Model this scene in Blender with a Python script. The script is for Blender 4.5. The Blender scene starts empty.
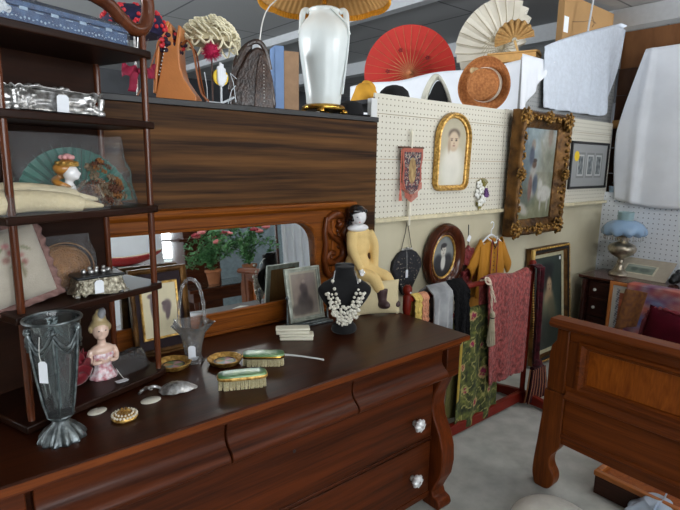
import bpy, math, random
from mathutils import Vector, Matrix, Euler, noise
random.seed(7)
PI = math.pi
C = bpy.context.scene.collection

def lin(c):
    c = c / 255.0
    return c / 12.92 if c <= 0.04045 else ((c + 0.055) / 1.055) ** 2.4
def rgb(r, g, b): return (lin(r), lin(g), lin(b), 1.0)

# ------------------------------------------------------------ materials
def new_mat(name):
    m = bpy.data.materials.new(name); m.use_nodes = True
    nt = m.node_tree; b = nt.nodes['Principled BSDF']
    return m, nt, b
def bump_from(nt, b, fac, strength, dist=0.01):
    bp = nt.nodes.new('ShaderNodeBump'); bp.inputs['Strength'].default_value = strength
    bp.inputs['Distance'].default_value = dist
    nt.links.new(fac, bp.inputs['Height']); nt.links.new(bp.outputs['Normal'], b.inputs['Normal'])
def coords(nt, scale=(1, 1, 1), rot=(0, 0, 0)):
    tc = nt.nodes.new('ShaderNodeTexCoord'); mp = nt.nodes.new('ShaderNodeMapping')
    mp.inputs['Scale'].default_value = scale; mp.inputs['Rotation'].default_value = rot
    nt.links.new(tc.outputs['Object'], mp.inputs['Vector']); return mp.outputs['Vector']
def mat(name, col, rough=0.5, metal=0.0, var=0.12, nscale=25, bump=0.0, bscale=None, coat=0.0, sheen=0.0, col2=None, spec=None, sub=0.0, detail=3):
    m, nt, b = new_mat(name)
    v = coords(nt)
    n = nt.nodes.new('ShaderNodeTexNoise'); n.inputs['Scale'].default_value = nscale; n.inputs['Detail'].default_value = detail
    nt.links.new(v, n.inputs['Vector'])
    cr = nt.nodes.new('ShaderNodeValToRGB'); nt.links.new(n.outputs['Fac'], cr.inputs['Fac'])
    cr.color_ramp.elements[0].position = 0.35; cr.color_ramp.elements[1].position = 0.65
    c1 = col; c2 = col2 or tuple(min(1, x * (1 + var)) for x in col[:3]) + (1,)
    if not col2: c1 = tuple(x * (1 - var) for x in col[:3]) + (1,)
    cr.color_ramp.elements[0].color = c1; cr.color_ramp.elements[1].color = c2
    nt.links.new(cr.outputs['Color'], b.inputs['Base Color'])
    b.inputs['Roughness'].default_value = rough; b.inputs['Metallic'].default_value = metal
    if coat: b.inputs['Coat Weight'].default_value = coat; b.inputs['Coat Roughness'].default_value = 0.12
    if sheen: b.inputs['Sheen Weight'].default_value = sheen; b.inputs['Sheen Roughness'].default_value = 0.4
    if spec is not None: b.inputs['Specular IOR Level'].default_value = spec
    if bump:
        n2 = nt.nodes.new('ShaderNodeTexNoise'); n2.inputs['Scale'].default_value = bscale or nscale * 4; n2.inputs['Detail'].default_value = 2
        nt.links.new(v, n2.inputs['Vector']); bump_from(nt, b, n2.outputs['Fac'], bump)
    return m
def wood(name, dark, light, axis='X', scale=6, rough=0.35, coat=0.3, stretch=14, contrast=(0.3, 0.7), fig=1.2, bump=0.05, spec=0.16, along=1.0):
    m, nt, b = new_mat(name)
    s = {'X': (along, stretch, stretch), 'Y': (stretch, along, stretch), 'Z': (stretch, stretch, along)}[axis]
    v = coords(nt, s)
    n = nt.nodes.new('ShaderNodeTexNoise'); n.inputs['Scale'].default_value = scale * 0.35; n.inputs['Detail'].default_value = 5
    n.inputs['Distortion'].default_value = fig; nt.links.new(v, n.inputs['Vector'])
    n2 = nt.nodes.new('ShaderNodeTexNoise'); n2.inputs['Scale'].default_value = scale * 2.5; n2.inputs['Detail'].default_value = 3
    nt.links.new(v, n2.inputs['Vector'])
    mx = nt.nodes.new('ShaderNodeMath'); mx.operation = 'MULTIPLY_ADD'; mx.inputs[1].default_value = 0.35
    nt.links.new(n2.outputs['Fac'], mx.inputs[0])
    sc = nt.nodes.new('ShaderNodeMath'); sc.operation = 'MULTIPLY'; sc.inputs[1].default_value = 0.65
    nt.links.new(n.outputs['Fac'], sc.inputs[0]); nt.links.new(sc.outputs[0], mx.inputs[2])
    cr = nt.nodes.new('ShaderNodeValToRGB'); nt.links.new(mx.outputs[0], cr.inputs['Fac'])
    cr.color_ramp.elements[0].position = contrast[0]; cr.color_ramp.elements[1].position = contrast[1]
    cr.color_ramp.elements[0].color = dark; cr.color_ramp.elements[1].color = light
    nt.links.new(cr.outputs['Color'], b.inputs['Base Color'])
    b.inputs['Roughness'].default_value = rough; b.inputs['Specular IOR Level'].default_value = spec
    if coat: b.inputs['Coat Weight'].default_value = coat; b.inputs['Coat Roughness'].default_value = 0.15
    bump_from(nt, b, mx.outputs[0], bump, 0.005)
    return m
def peg(name, col, hole, ax, s=0.03, r=0.13, rough=0.6):
    """perforated hardboard: a regular grid of small dark holes"""
    m, nt, b = new_mat(name)
    tc = nt.nodes.new('ShaderNodeTexCoord'); sp = nt.nodes.new('ShaderNodeSeparateXYZ')
    nt.links.new(tc.outputs['Object'], sp.inputs[0])
    def M(op, a, bb=None):
        k = nt.nodes.new('ShaderNodeMath'); k.operation = op
        for i, q in enumerate((a, bb)):
            if q is None: continue
            if isinstance(q, (int, float)): k.inputs[i].default_value = q
            else: nt.links.new(q, k.inputs[i])
        return k.outputs[0]
    p, q = sp.outputs[ax[0]], sp.outputs[ax[1]]
    fp = M('SUBTRACT', M('FRACT', M('DIVIDE', p, s)), 0.5); fq = M('SUBTRACT', M('FRACT', M('DIVIDE', q, s)), 0.5)
    d = M('SQRT', M('ADD', M('MULTIPLY', fp, fp), M('MULTIPLY', fq, fq)))
    h = M('LESS_THAN', d, r)
    mix = nt.nodes.new('ShaderNodeMix'); mix.data_type = 'RGBA'
    nt.links.new(h, mix.inputs['Factor']); mix.inputs['A'].default_value = col; mix.inputs['B'].default_value = hole
    nt.links.new(mix.outputs['Result'], b.inputs['Base Color']); b.inputs['Roughness'].default_value = rough
    inv = M('SUBTRACT', 1.0, h); bump_from(nt, b, inv, 0.3, 0.004)
    return m
def clear(name, tint=(0.92, 0.95, 0.95, 1), gloss=0.3, rough=0.08, bump=0.6, haze=0.0, scale=30):
    """thin crinkled see-through film"""
    m, nt, b = new_mat(name); nt.nodes.remove(b)
    out = nt.nodes['Material Output']
    tr = nt.nodes.new('ShaderNodeBsdfTransparent'); tr.inputs['Color'].default_value = tint
    gl = nt.nodes.new('ShaderNodeBsdfGlossy'); gl.inputs['Roughness'].default_value = rough
    v = coords(nt); n = nt.nodes.new('ShaderNodeTexNoise'); n.inputs['Scale'].default_value = scale; n.inputs['Detail'].default_value = 4
    nt.links.new(v, n.inputs['Vector'])
    bp = nt.nodes.new('ShaderNodeBump'); bp.inputs['Strength'].default_value = bump; bp.inputs['Distance'].default_value = 0.02
    nt.links.new(n.outputs['Fac'], bp.inputs['Height']); nt.links.new(bp.outputs['Normal'], gl.inputs['Normal'])
    fr = nt.nodes.new('ShaderNodeLayerWeight'); fr.inputs['Blend'].default_value = gloss
    nt.links.new(bp.outputs['Normal'], fr.inputs['Normal'])
    mx = nt.nodes.new('ShaderNodeMixShader'); nt.links.new(fr.outputs['Fresnel'], mx.inputs[0])
    nt.links.new(tr.outputs[0], mx.inputs[1]); nt.links.new(gl.outputs[0], mx.inputs[2])
    res = mx.outputs[0]
    if haze:
        df = nt.nodes.new('ShaderNodeBsdfDiffuse'); df.inputs['Color'].default_value = (0.8, 0.82, 0.85, 1)
        m2 = nt.nodes.new('ShaderNodeMixShader'); m2.inputs[0].default_value = haze
        nt.links.new(res, m2.inputs[1]); nt.links.new(df.outputs[0], m2.inputs[2]); res = m2.outputs[0]
    nt.links.new(res, out.inputs['Surface'])
    return m
def glass(name, col=(0.9, 0.95, 0.95, 1), rough=0.03, ior=1.45):
    m, nt, b = new_mat(name)
    b.inputs['Base Color'].default_value = col; b.inputs['Transmission Weight'].default_value = 1
    b.inputs['Roughness'].default_value = rough; b.inputs['IOR'].default_value = ior
    return m
def attr_mat(name, rough=0.7, bump=0.0, bscale=200, sheen=0.0, coat=0.0):
    m, nt, b = new_mat(name)
    a = nt.nodes.new('ShaderNodeAttribute'); a.attribute_name = 'paint'
    nt.links.new(a.outputs['Color'], b.inputs['Base Color']); b.inputs['Roughness'].default_value = rough
    b.inputs['Sheen Weight'].default_value = sheen; b.inputs['Coat Weight'].default_value = coat
    if bump:
        n = nt.nodes.new('ShaderNodeTexNoise'); n.inputs['Scale'].default_value = bscale
        nt.links.new(coords(nt), n.inputs['Vector']); bump_from(nt, b, n.outputs['Fac'], bump)
    return m

# ------------------------------------------------------------ mesh collecting
class MB:
    def __init__(s): s.v = []; s.f = []; s.mk = 0
    def mark(s): s.mk = len(s.v); return s
    def xf(s, m, start=None):
        for i in range(s.mk if start is None else start, len(s.v)): s.v[i] = tuple(m @ Vector(s.v[i]))
        return s
    def add(s, vs, fs):
        o = len(s.v); s.v += [tuple(p) for p in vs]; s.f += [tuple(i + o for i in f) for f in fs]; return s
    def box(s, x0, x1, y0, y1, z0, z1):
        vs = [(x, y, z) for x in (x0, x1) for y in (y0, y1) for z in (z0, z1)]
        return s.add(vs, [(0, 1, 3, 2), (4, 6, 7, 5), (0, 4, 5, 1), (2, 3, 7, 6), (0, 2, 6, 4), (1, 5, 7, 3)])
    def prism(s, poly, axis, a0, a1):
        n = len(poly)
        def P(p, q, a): return {'X': (a, p, q), 'Y': (p, a, q), 'Z': (p, q, a)}[axis]
        vs = [P(p, q, a0) for p, q in poly] + [P(p, q, a1) for p, q in poly]
        fs = [tuple(range(n)), tuple(range(2 * n - 1, n - 1, -1))] + [(i, (i + 1) % n, n + (i + 1) % n, n + i) for i in range(n)]
        return s.add(vs, fs)
    def lathe(s, prof, seg=32, cx=0, cy=0, scal=(1, 1), rfn=None):
        o = []
        for k, (r, z) in enumerate(prof):
            for i in range(seg):
                a = 2 * PI * i / seg; rr = r * (rfn(a, z) if rfn else 1)
                o.append((cx + rr * math.cos(a) * scal[0], cy + rr * math.sin(a) * scal[1], z))
        fs = []
        for k in range(len(prof) - 1):
            for i in range(seg):
                j = (i + 1) % seg; fs.append((k * seg + i, k * seg + j, (k + 1) * seg + j, (k + 1) * seg + i))
        if prof[0][0] > 1e-5: fs.append(tuple(range(seg))[::-1])
        if prof[-1][0] > 1e-5: fs.append(tuple((len(prof) - 1) * seg + i for i in range(seg)))
        return s.add(o, fs)
    def open_lathe(s, prof, seg=32, **k):
        s.lathe(prof, seg, **k)
        n = 0
        if prof[-1][0] > 1e-5: s.f.pop(); n = 1
        if prof[0][0] > 1e-5: s.f.pop()
        return s
    def tube(s, pts, r, seg=8, closed=False, flat=1.0):
        pts = [Vector(p) for p in pts]; n = len(pts)
        rs = r if isinstance(r, (list, tuple)) else [r] * n
        o = []; prev = None
        for i, p in enumerate(pts):
            if closed: t = pts[(i + 1) % n] - pts[i - 1]
            else: t = pts[min(i + 1, n - 1)] - pts[max(i - 1, 0)]
            if t.length < 1e-9: t = Vector((0, 0, 1))
            t.normalize()
            if prev is None:
                a = Vector((0, 0, 1)) if abs(t.z) < 0.9 else Vector((0, 1, 0))
                nn = a.cross(t).normalized()
            else:
                nn = (prev - t * prev.dot(t))
                nn = nn.normalized() if nn.length > 1e-6 else t.orthogonal().normalized()
            prev = nn; b = t.cross(nn)
            for k in range(seg):
                a = 2 * PI * k / seg; o.append(p + nn * rs[i] * math.cos(a) + b * rs[i] * math.sin(a) * flat)
        fs = []
        for i in range(n if closed else n - 1):
            for k in range(seg):
                l = (k + 1) % seg; j = (i + 1) % n
                fs.append((i * seg + k, i * seg + l, j * seg + l, j * seg + k))
        if not closed: fs += [tuple(range(seg))[::-1], tuple((n - 1) * seg + k for k in range(seg))]
        return s.add(o, fs)
    def ball(s, c, rx, ry=None, rz=None, seg=14, rings=9, rot=None):
        ry = rx if ry is None else ry; rz = rx if rz is None else rz
        o = [(0, 0, -1)]
        for i in range(1, rings):
            t = PI * i / rings
            for k in range(seg):
                a = 2 * PI * k / seg; o.append((math.sin(t) * math.cos(a), math.sin(t) * math.sin(a), -math.cos(t)))
        o.append((0, 0, 1)); L = len(o) - 1
        fs = [(0, 1 + (k + 1) % seg, 1 + k) for k in range(seg)]
        for i in range(rings - 2):
            for k in range(seg):
                a = 1 + i * seg; l = (k + 1) % seg; fs.append((a + k, a + l, a + seg + l, a + seg + k))
        a = 1 + (rings - 2) * seg; fs += [(a + k, a + (k + 1) % seg, L) for k in range(seg)]
        R = rot.to_matrix() if rot else Matrix.Identity(3)
        return s.add([R @ Vector((x * rx, y * ry, z * rz)) + Vector(c) for x, y, z in o], fs)
    def grid(s, fn, nu, nv, wrap=False):
        o = [fn(i / nu, j / nv) for j in range(nv + 1) for i in range(nu + (0 if wrap else 1))]
        w = nu if wrap else nu + 1
        fs = [(j * w + i, j * w + (i + 1) % w, (j + 1) * w + (i + 1) % w, (j + 1) * w + i) for j in range(nv) for i in range(nu)]
        return s.add(o, fs)
    def sweep(s, path, prof, amp=0.0, nsc=60, plane='XZ'):
        """closed path of (x,z) counter-clockwise; profile of (outward offset, y)"""
        n = len(path); k = len(prof); o = []
        for i in range(n):
            p0, p1, p2 = [Vector(path[j % n]) for j in (i - 1, i, i + 1)]
            d1 = (p1 - p0).normalized(); d2 = (p2 - p1).normalized()
            n1 = Vector((d1.y, -d1.x)); n2 = Vector((d2.y, -d2.x))
            m = (n1 + n2); m = m / max(0.3, m.length_squared) * 2
            for a, y in prof:
                q = p1 + m * a; P = Vector((q.x, y, q.y))
                if amp:
                    w = noise.noise(P * nsc) + 0.5 * noise.noise(P * nsc * 2.3)
                    P.y -= amp * w * 1.2; P += Vector((m.x, 0, m.y)) * amp * 0.5 * noise.noise(P * nsc * 0.7 + Vector((5, 5, 5)))
                o.append(P)
        fs = []
        for i in range(n):
            for j in range(k - 1):
                a = (i + 1) % n; fs.append((i * k + j, a * k + j, a * k + j + 1, i * k + j + 1))
            a = (i + 1) % n; fs.append((i * k + k - 1, a * k + k - 1, a * k, i * k))
        return s.add(o, fs)
def T(x=0, y=0, z=0, rx=0, ry=0, rz=0, s=1.0):
    return Matrix.Translation((x, y, z)) @ Euler((rx, ry, rz)).to_matrix().to_4x4() @ Matrix.Scale(s, 4)

def obj(name, mb, m, parent=None, smooth=True, bevel=0.0, solid=0.0, sub=0, remesh=0.0, angle=40, disp=0.0, dscale=0.05, seg=2, merge=False, label=None):
    me = bpy.data.meshes.new(name); me.from_pydata(mb.v, [], mb.f)
    if isinstance(m, (list, tuple)):
        for q in m: me.materials.append(q)
    else: me.materials.append(m)
    import bmesh
    bm = bmesh.new(); bm.from_mesh(me)
    if merge: bmesh.ops.remove_doubles(bm, verts=bm.verts, dist=1e-5)
    bmesh.ops.recalc_face_normals(bm, faces=bm.faces)
    bm.to_mesh(me); bm.free()
    if smooth:
        me.polygons.foreach_set('use_smooth', [True] * len(me.polygons))
    o = bpy.data.objects.new(name, me); C.objects.link(o)
    if parent is not None: o.parent = parent
    if remesh:
        r = o.modifiers.new('r', 'REMESH'); r.mode = 'VOXEL'; r.voxel_size = remesh; r.use_smooth_shade = True
        k = o.modifiers.new('s', 'SMOOTH'); k.iterations = 3; k.factor = 0.5
    if solid:
        k = o.modifiers.new('t', 'SOLIDIFY'); k.thickness = solid; k.offset = 0
    if bevel:
        k = o.modifiers.new('b', 'BEVEL'); k.width = bevel; k.segments = seg; k.limit_method = 'ANGLE'; k.angle_limit = math.radians(35)
    if sub:
        k = o.modifiers.new('u', 'SUBSURF'); k.levels = sub; k.render_levels = sub
    if disp:
        t = bpy.data.textures.new(name + '_relief', 'CLOUDS'); t.noise_scale = dscale
        k = o.modifiers.new('d', 'DISPLACE'); k.texture = t; k.strength = disp; k.mid_level = 0.5
    if smooth and not remesh:
        # keep hard edges hard
        import bmesh as B
        b2 = B.new(); b2.from_mesh(me)
        for e in b2.edges:
            if len(e.link_faces) == 2 and e.calc_face_angle(0) > math.radians(angle): e.smooth = False
        b2.to_mesh(me); b2.free()
    if label: o['label'] = label
    return o
def tag(o, label, cat, group=None, kind=None):
    o['label'] = label; o['category'] = cat
    if group: o['group'] = group
    if kind: o['kind'] = kind
    return o
def thing(name, label, cat, loc=(0, 0, 0), rot=(0, 0, 0), group=None):
    o = bpy.data.objects.new(name, None); C.objects.link(o); o.empty_display_size = 0.05
    o.location = loc; o.rotation_euler = rot
    return tag(o, label, cat, group)
def single(name, label, cat, mb, m, loc=(0, 0, 0), rot=(0, 0, 0), group=None, **k):
    o = obj(name, mb, m, **k); o.location = loc; o.rotation_euler = rot
    return tag(o, label, cat, group)
def struct(name, mb, m, **k):
    o = obj(name, mb, m, **k); o['kind'] = 'structure'; return o
def paint(mb_fn, colfn, name, m, parent, nu, nv, **k):
    """a grid surface whose own pigment is given per vertex by colfn(u, v) -> sRGB 0..255"""
    mb = MB().grid(mb_fn, nu, nv)
    o = obj(name, mb, m, parent, **k); me = o.data
    at = me.color_attributes.new('paint', 'FLOAT_COLOR', 'POINT')
    i = 0
    for j in range(nv + 1):
        for q in range(nu + 1):
            c = colfn(q / nu, j / nv); at.data[i].color = (lin(max(0, min(255, c[0]))), lin(max(0, min(255, c[1]))), lin(max(0, min(255, c[2]))), 1); i += 1
    return o
def blobs(bg, bl, nz=8, ns=6, seed=0):
    """painter: background colour function or tuple, then soft ellipses (cx, cy, rx, ry, colour, softness[, angle])"""
    def f(u, v):
        c = list(bg(u, v) if callable(bg) else bg)
        for b in bl:
            cx, cy, rx, ry, col, so = b[:6]; a = b[6] if len(b) > 6 else 0
            dx, dy = u - cx, v - cy
            if a: dx, dy = dx * math.cos(a) + dy * math.sin(a), -dx * math.sin(a) + dy * math.cos(a)
            d = math.sqrt((dx / rx) ** 2 + (dy / ry) ** 2)
            w = max(0, min(1, (1 + so - d) / (2 * so + 1e-6))); w = w * w * (3 - 2 * w)
            for i in range(3): c[i] += (col[i] - c[i]) * w
        n = noise.noise(Vector((u * ns + seed, v * ns, seed))) + 0.5 * noise.noise(Vector((u * ns * 3 + seed, v * ns * 3, seed)))
        return [x + n * nz for x in c]
    return f
def flat(w, h, z0=0.0, y=0.0): return lambda u, v: ((u - 0.5) * w, y, z0 + v * h)
def rect_path(x0, x1, z0, z1, n=12):
    P = [(x0, z0), (x1, z0), (x1, z1), (x0, z1)]; o = []
    for i in range(4):
        a, b = P[i], P[(i + 1) % 4]
        for k in range(n): o.append((a[0] + (b[0] - a[0]) * k / n, a[1] + (b[1] - a[1]) * k / n))
    return o
def ell_path(a, b, n=64, cx=0, cz=0): return [(cx + a * math.cos(2 * PI * i / n), cz + b * math.sin(2 * PI * i / n)) for i in range(n)]
def smoothp(P, n=4):
    o = []
    for i in range(len(P) - 1):
        p0, p1, p2, p3 = [Vector(P[max(0, min(len(P) - 1, j))]) for j in (i - 1, i, i + 1, i + 2)]
        for k in range(n):
            t = k / n; o.append(0.5 * ((2 * p1) + (p2 - p0) * t + (2 * p0 - 5 * p1 + 4 * p2 - p3) * t * t + (3 * p1 - p0 - 3 * p2 + p3) * t ** 3))
    o.append(Vector(P[-1])); return o

# ------------------------------------------------------------ shared materials
M_dark = wood('sideboard_mahogany', rgb(44, 17, 5), rgb(96, 43, 14), 'X', 5, 0.42, 0.05, 12, along=.5)
M_darkZ = wood('sideboard_mahogany_upright', rgb(54, 21, 6), rgb(112, 50, 16), 'Z', 5, 0.4, 0.08, 12)
M_top = wood('sideboard_top', rgb(38, 16, 7), rgb(66, 30, 13), 'X', 5, 0.32, 0.12, 14, along=.5)
M_oak = wood('mirror_oak', rgb(62, 26, 4), rgb(146, 80, 20), 'X', 7, 0.45, 0, 22, along=.5)
M_oakZ = wood('mirror_oak_upright', rgb(108, 52, 14), rgb(166, 92, 34), 'Z', 7, 0.4, 0.12, 20)
M_carve = wood('carved_walnut', rgb(62, 27, 9), rgb(122, 62, 24), 'Z', 8, 0.32, 0.25, 8)
M_panel = wood('dark_grained_plywood', rgb(40, 23, 11), rgb(104, 69, 34), 'X', 4.2, 0.6, 0, 7, (0.38, 0.66), 1.4, spec=.15, along=.28)
M_shelf = wood('whatnot_wood', rgb(20, 9, 5), rgb(46, 22, 11), 'X', 6, 0.4, 0.08, 12)
M_post = wood('whatnot_post_wood', rgb(58, 27, 13), rgb(104, 54, 30), 'Z', 6, 0.22, 0.4, 12)
M_bed = wood('footboard_wood', rgb(74, 31, 6), rgb(126, 62, 17), 'X', 5, 0.42, 0.06, 14, along=.5)
M_bedZ = wood('footboard_post_wood', rgb(72, 32, 8), rgb(122, 62, 20), 'Z', 5, 0.42, 0.06, 14)
M_bedp = wood('footboard_panel_wood', rgb(118, 54, 9), rgb(166, 90, 26), 'Z', 9, 0.36, 0.1, 6, (0.3, 0.7), 2.5)
M_black = mat('black_paint', rgb(20, 20, 22), 0.5)
M_gold = mat('old_gilt', rgb(156, 112, 46), 0.38, 0.6, nscale=60, col2=rgb(232, 190, 108), bump=0.2)
M_goldd = mat('dark_gilt', rgb(62, 40, 18), 0.45, 0.6, nscale=12, col2=rgb(120, 84, 40), bump=0.3)
M_brass = mat('brass', rgb(190, 150, 70), 0.25, 1.0)
M_silver = mat('tarnished_silver', rgb(140, 138, 134), 0.3, 0.85, nscale=50, col2=rgb(226, 226, 226), bump=0.15)
M_pewter = mat('pewter', rgb(80, 86, 88), 0.35, 0.9, nscale=40, col2=rgb(130, 138, 140), bump=0.2)
M_white = mat('white_card', rgb(226, 230, 236), 0.6, var=0.02)
M_sheet = mat('white_cotton', rgb(232, 236, 243), 0.85, var=0.03, nscale=6, bump=0.1, bscale=90, sheen=0.2)
M_paint = attr_mat('pigment', 0.75)
M_paintg = attr_mat('pigment_under_glass', 0.55, coat=0.06)
M_fabpaint = attr_mat('printed_fabric', 0.9, bump=0.25, bscale=260, sheen=0.3)
M_rug = attr_mat('woven_tapestry', 0.95, bump=0.6, bscale=160)
M_string = mat('white_string', rgb(215, 215, 210), 0.8)
M_film = clear('plastic_bag_film', (0.97, 0.98, 0.98, 1), 0.20, 0.15, 0.8, 0.045, 20)
M_crystal = glass('clear_cut_glass', (0.97, 0.98, 0.98, 1), 0.02)

# ------------------------------------------------------------ the room
m_conc = mat('worn_concrete', rgb(156, 158, 153), 0.75, nscale=9, col2=rgb(178, 179, 174), bump=0.08, bscale=60, detail=9)
struct('floor', MB().box(-4, 10, -5, 11, -0.1, 0), m_conc, smooth=False)
# dropped ceiling of grey tiles with seams
def ceil_mat():
    m, nt, b = new_mat('grey_ceiling_tile')
    tc = nt.nodes.new('ShaderNodeTexCoord'); mp = nt.nodes.new('ShaderNodeMapping')
    nt.links.new(tc.outputs['Object'], mp.inputs['Vector'])
    br = nt.nodes.new('ShaderNodeTexBrick'); br.offset = 0.0; br.inputs['Scale'].default_value = 1.0
    br.inputs['Brick Width'].default_value = 1.3; br.inputs['Row Height'].default_value = 1.3; br.inputs['Mortar Size'].default_value = 0.012
    br.inputs['Color1'].default_value = rgb(152, 154, 156); br.inputs['Color2'].default_value = rgb(146, 148, 150); br.inputs['Mortar'].default_value = rgb(92, 94, 98)
    nt.links.new(mp.outputs['Vector'], br.inputs['Vector']); nt.links.new(br.outputs['Color'], b.inputs['Base Color'])
    b.inputs['Roughness'].default_value = 0.9
    n = nt.nodes.new('ShaderNodeTexNoise'); n.inputs['Scale'].default_value = 40
    nt.links.new(tc.outputs['Object'], n.inputs['Vector']); bump_from(nt, b, n.outputs['Fac'], 0.2)
    return m
struct('ceiling', MB().box(-4, 10, -5, 11, 3.3, 3.4), ceil_mat(), smooth=False)
m_rail = mat('grey_enamel', rgb(186, 190, 194), 0.5, var=0.03)
b = MB().box(4.18, 4.3, -5, 11, 3.2, 3.3).box(4.36, 4.4, -5, 11, 3.26, 3.3)
struct('trim_1', b, m_rail, smooth=False, bevel=0.004)
struct('trim_2', MB().box(6.25, 6.45, -5, 11, 3.1, 3.3).box(6.5, 6.54, -5, 11, 3.2, 3.3), m_rail, smooth=False, bevel=0.004)
m_far = mat('dim_far_wall', rgb(52, 54, 58), 0.9, nscale=1.5, col2=rgb(78, 80, 84))
struct('wall_far', MB().box(-4, 10, 11, 11.1, 0, 3.3), m_far, smooth=False)
struct('wall_left', MB().box(-4.1, -4, -5, 3.2, 0, 3.3).box(-4.1, -4, 8.4, 11, 0, 3.3).box(-4.1, -4, 3.2, 8.4, 0, .7).box(-4.1, -4, 3.2, 8.4, 2.95, 3.3), mat('left_wall_paint', rgb(120, 116, 108), 0.85), smooth=False)
struct('wall_right', MB().box(10, 10.1, -5, 11, 0, 3.3), m_far, smooth=False)
# shop front behind the photographer: wall with three window openings
m_front = mat('front_wall_paint', rgb(214, 214, 208), 0.8, var=0.03)
b = MB().box(-4, 10, -5.1, -5, 0, 0.7).box(-4, 10, -5.1, -5, 2.85, 3.3)
for x0, x1 in ((-4, -2.6), (0.4, 0.8), (3.8, 4.2), (7.4, 10)): b.box(x0, x1, -5.1, -5, 0.7, 2.85)
struct('wall_front', b, m_front, smooth=False)
m_pane = clear('window_pane', (0.96, 0.97, 0.97, 1), 0.05, 0.02, 0.0)
for i, (x0, x1) in enumerate(((-2.6, 0.4), (0.8, 3.8), (4.2, 7.4))):
    b = MB().box(x0, x0 + .05, -5.08, -5.02, .7, 2.85).box(x1 - .05, x1, -5.08, -5.02, .7, 2.85).box(x0 + .05, x1 - .05, -5.08, -5.02, .7, .75).box(x0 + .05, x1 - .05, -5.08, -5.02, 2.8, 2.85)
    b.box((x0 + x1) / 2 - .02, (x0 + x1) / 2 + .02, -5.08, -5.02, .75, 2.8)
    w = struct('window_%d' % (i + 1), b, m_rail, smooth=False)
    obj('pane', MB().box(x0 + .05, x1 - .05, -5.055, -5.05, .75, 2.8), m_pane, w, smooth=False)
b = MB().box(-4.08, -4.02, 3.2, 3.26, .7, 2.95).box(-4.08, -4.02, 8.34, 8.4, .7, 2.95).box(-4.08, -4.02, 3.26, 8.34, .7, .76).box(-4.08, -4.02, 3.26, 8.34, 2.89, 2.95).box(-4.08, -4.02, 5.77, 5.83, .76, 2.89)
w = struct('window_4', b, m_rail, smooth=False)  # unseen left window, added to bring light to the ceiling and rear cloths
obj('pane', MB().box(-4.055, -4.05, 3.26, 8.34, .76, 2.89), m_pane, w, smooth=False)

# partition wall behind the sideboard: tan boards below, perforated boards above
m_tan = mat('tan_wall_board', rgb(184, 176, 150), 0.7, nscale=3, col2=rgb(196, 189, 164), bump=0.03)
struct('wall_back', MB().box(1.935, 4.95, 2.1, 2.16, 0, 1.285), m_tan, smooth=False)
m_peg = peg('cream_pegboard', rgb(206, 202, 188), rgb(120, 112, 96), (0, 2), 0.031, 0.14)
m_seam = mat('seam_backing', rgb(170, 140, 100), 0.8)
b = MB().box(1.975, 4.895, 2.098, 2.11, 1.30, 1.945)
struct('wall_back_seams', b, m_seam, smooth=False)
b = MB()
for z0, z1 in ((1.285, 1.498), (1.501, 1.612), (1.615, 1.856), (1.859, 1.962)): b.box(1.97, 3.2, 2.088, 2.098, z0, z1)
for z0, z1 in ((1.285, 1.612), (1.615, 1.86), (1.863, 1.968)): b.box(3.203, 4.9, 2.088, 2.098, z0, z1)
struct('wall_back_pegboard', b, m_peg, smooth=False)
struct('trim_3', MB().box(1.975, 4.88, 2.06, 2.1, 1.262, 1.285), mat('cream_ledge', rgb(206, 196, 164), 0.6), smooth=False, bevel=0.003)
struct('trim_4', MB().box(1.93, 1.972, 2.07, 2.1, 0, 1.93), mat('white_edge_strip', rgb(206, 208, 208), 0.6, var=0.02), smooth=False)
# right hand wall: white perforated board, brown board above
m_pegw = peg('white_pegboard', rgb(226, 232, 240), rgb(120, 128, 140), (1, 2), 0.042, 0.12)
struct('wall_right_pegboard', MB().box(4.88, 4.93, -1.5, 2.1, 0, 1.36), m_pegw, smooth=False)
m_brown = wood('brown_board', rgb(96, 60, 34), rgb(128, 86, 52), 'Z', 3, 0.6, 0, 4)
m_slat = wood('dark_back_board', rgb(52, 32, 20), rgb(82, 54, 36), 'Z', 4, 0.6, 0, 6)
b = MB().box(5.02, 5.05, -1.5, 2.13, 2.45, 2.76)
struct('wall_right_top_board', b, m_brown, smooth=False)
b = MB()
z = 1.30
while z < 2.4: b.box(5.0, 5.04, -1.5, 2.13, z, min(z + 0.225, 2.448)); z += 0.23
struct('wall_right_boards', b, m_slat, smooth=False, bevel=0.003)
struct('trim_5', MB().box(4.955, 4.998, 1.4, 2.12, 1.93, 2.0), wood('raw_pine', rgb(168, 120, 66), rgb(196, 150, 92), 'Y', 4, 0.6, 0), smooth=False)
# display partition behind the wall, topped by things under white sheets
m_grey = peg('grey_pegboard', rgb(150, 152, 152), rgb(70, 72, 74), (0, 2), 0.031, 0.14)
b = MB().box(3.5, 5.03, 2.165, 2.185, 1.2, 2.36)
b.add([(3.9, 2.165, 2.36), (3.9, 2.185, 2.36), (5.03, 2.165, 2.36), (5.03, 2.185, 2.36), (5.03, 2.165, 2.77), (5.03, 2.185, 2.77), (4.2, 2.165, 2.6), (4.2, 2.185, 2.6)],
      [(0, 2, 4, 6), (1, 7, 5, 3), (2, 3, 5, 4), (4, 5, 7, 6), (0, 6, 7, 1)])
struct('wall_display_pegboard', b, m_grey, smooth=False)
struct('wall_divider', MB().box(3.705, 4.55, 2.3, 2.72, 0, 2.372).box(3.70, 3.72, 2.72, 4.3, 0, 2.35).box(3.72, 4.9, 2.72, 4.3, 0, 1.95), m_far, smooth=False)
struct('wall_rear_partition', MB().box(5.06, 6.9, 2.72, 3.5, 0, 2.30), m_far, smooth=False)

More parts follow.
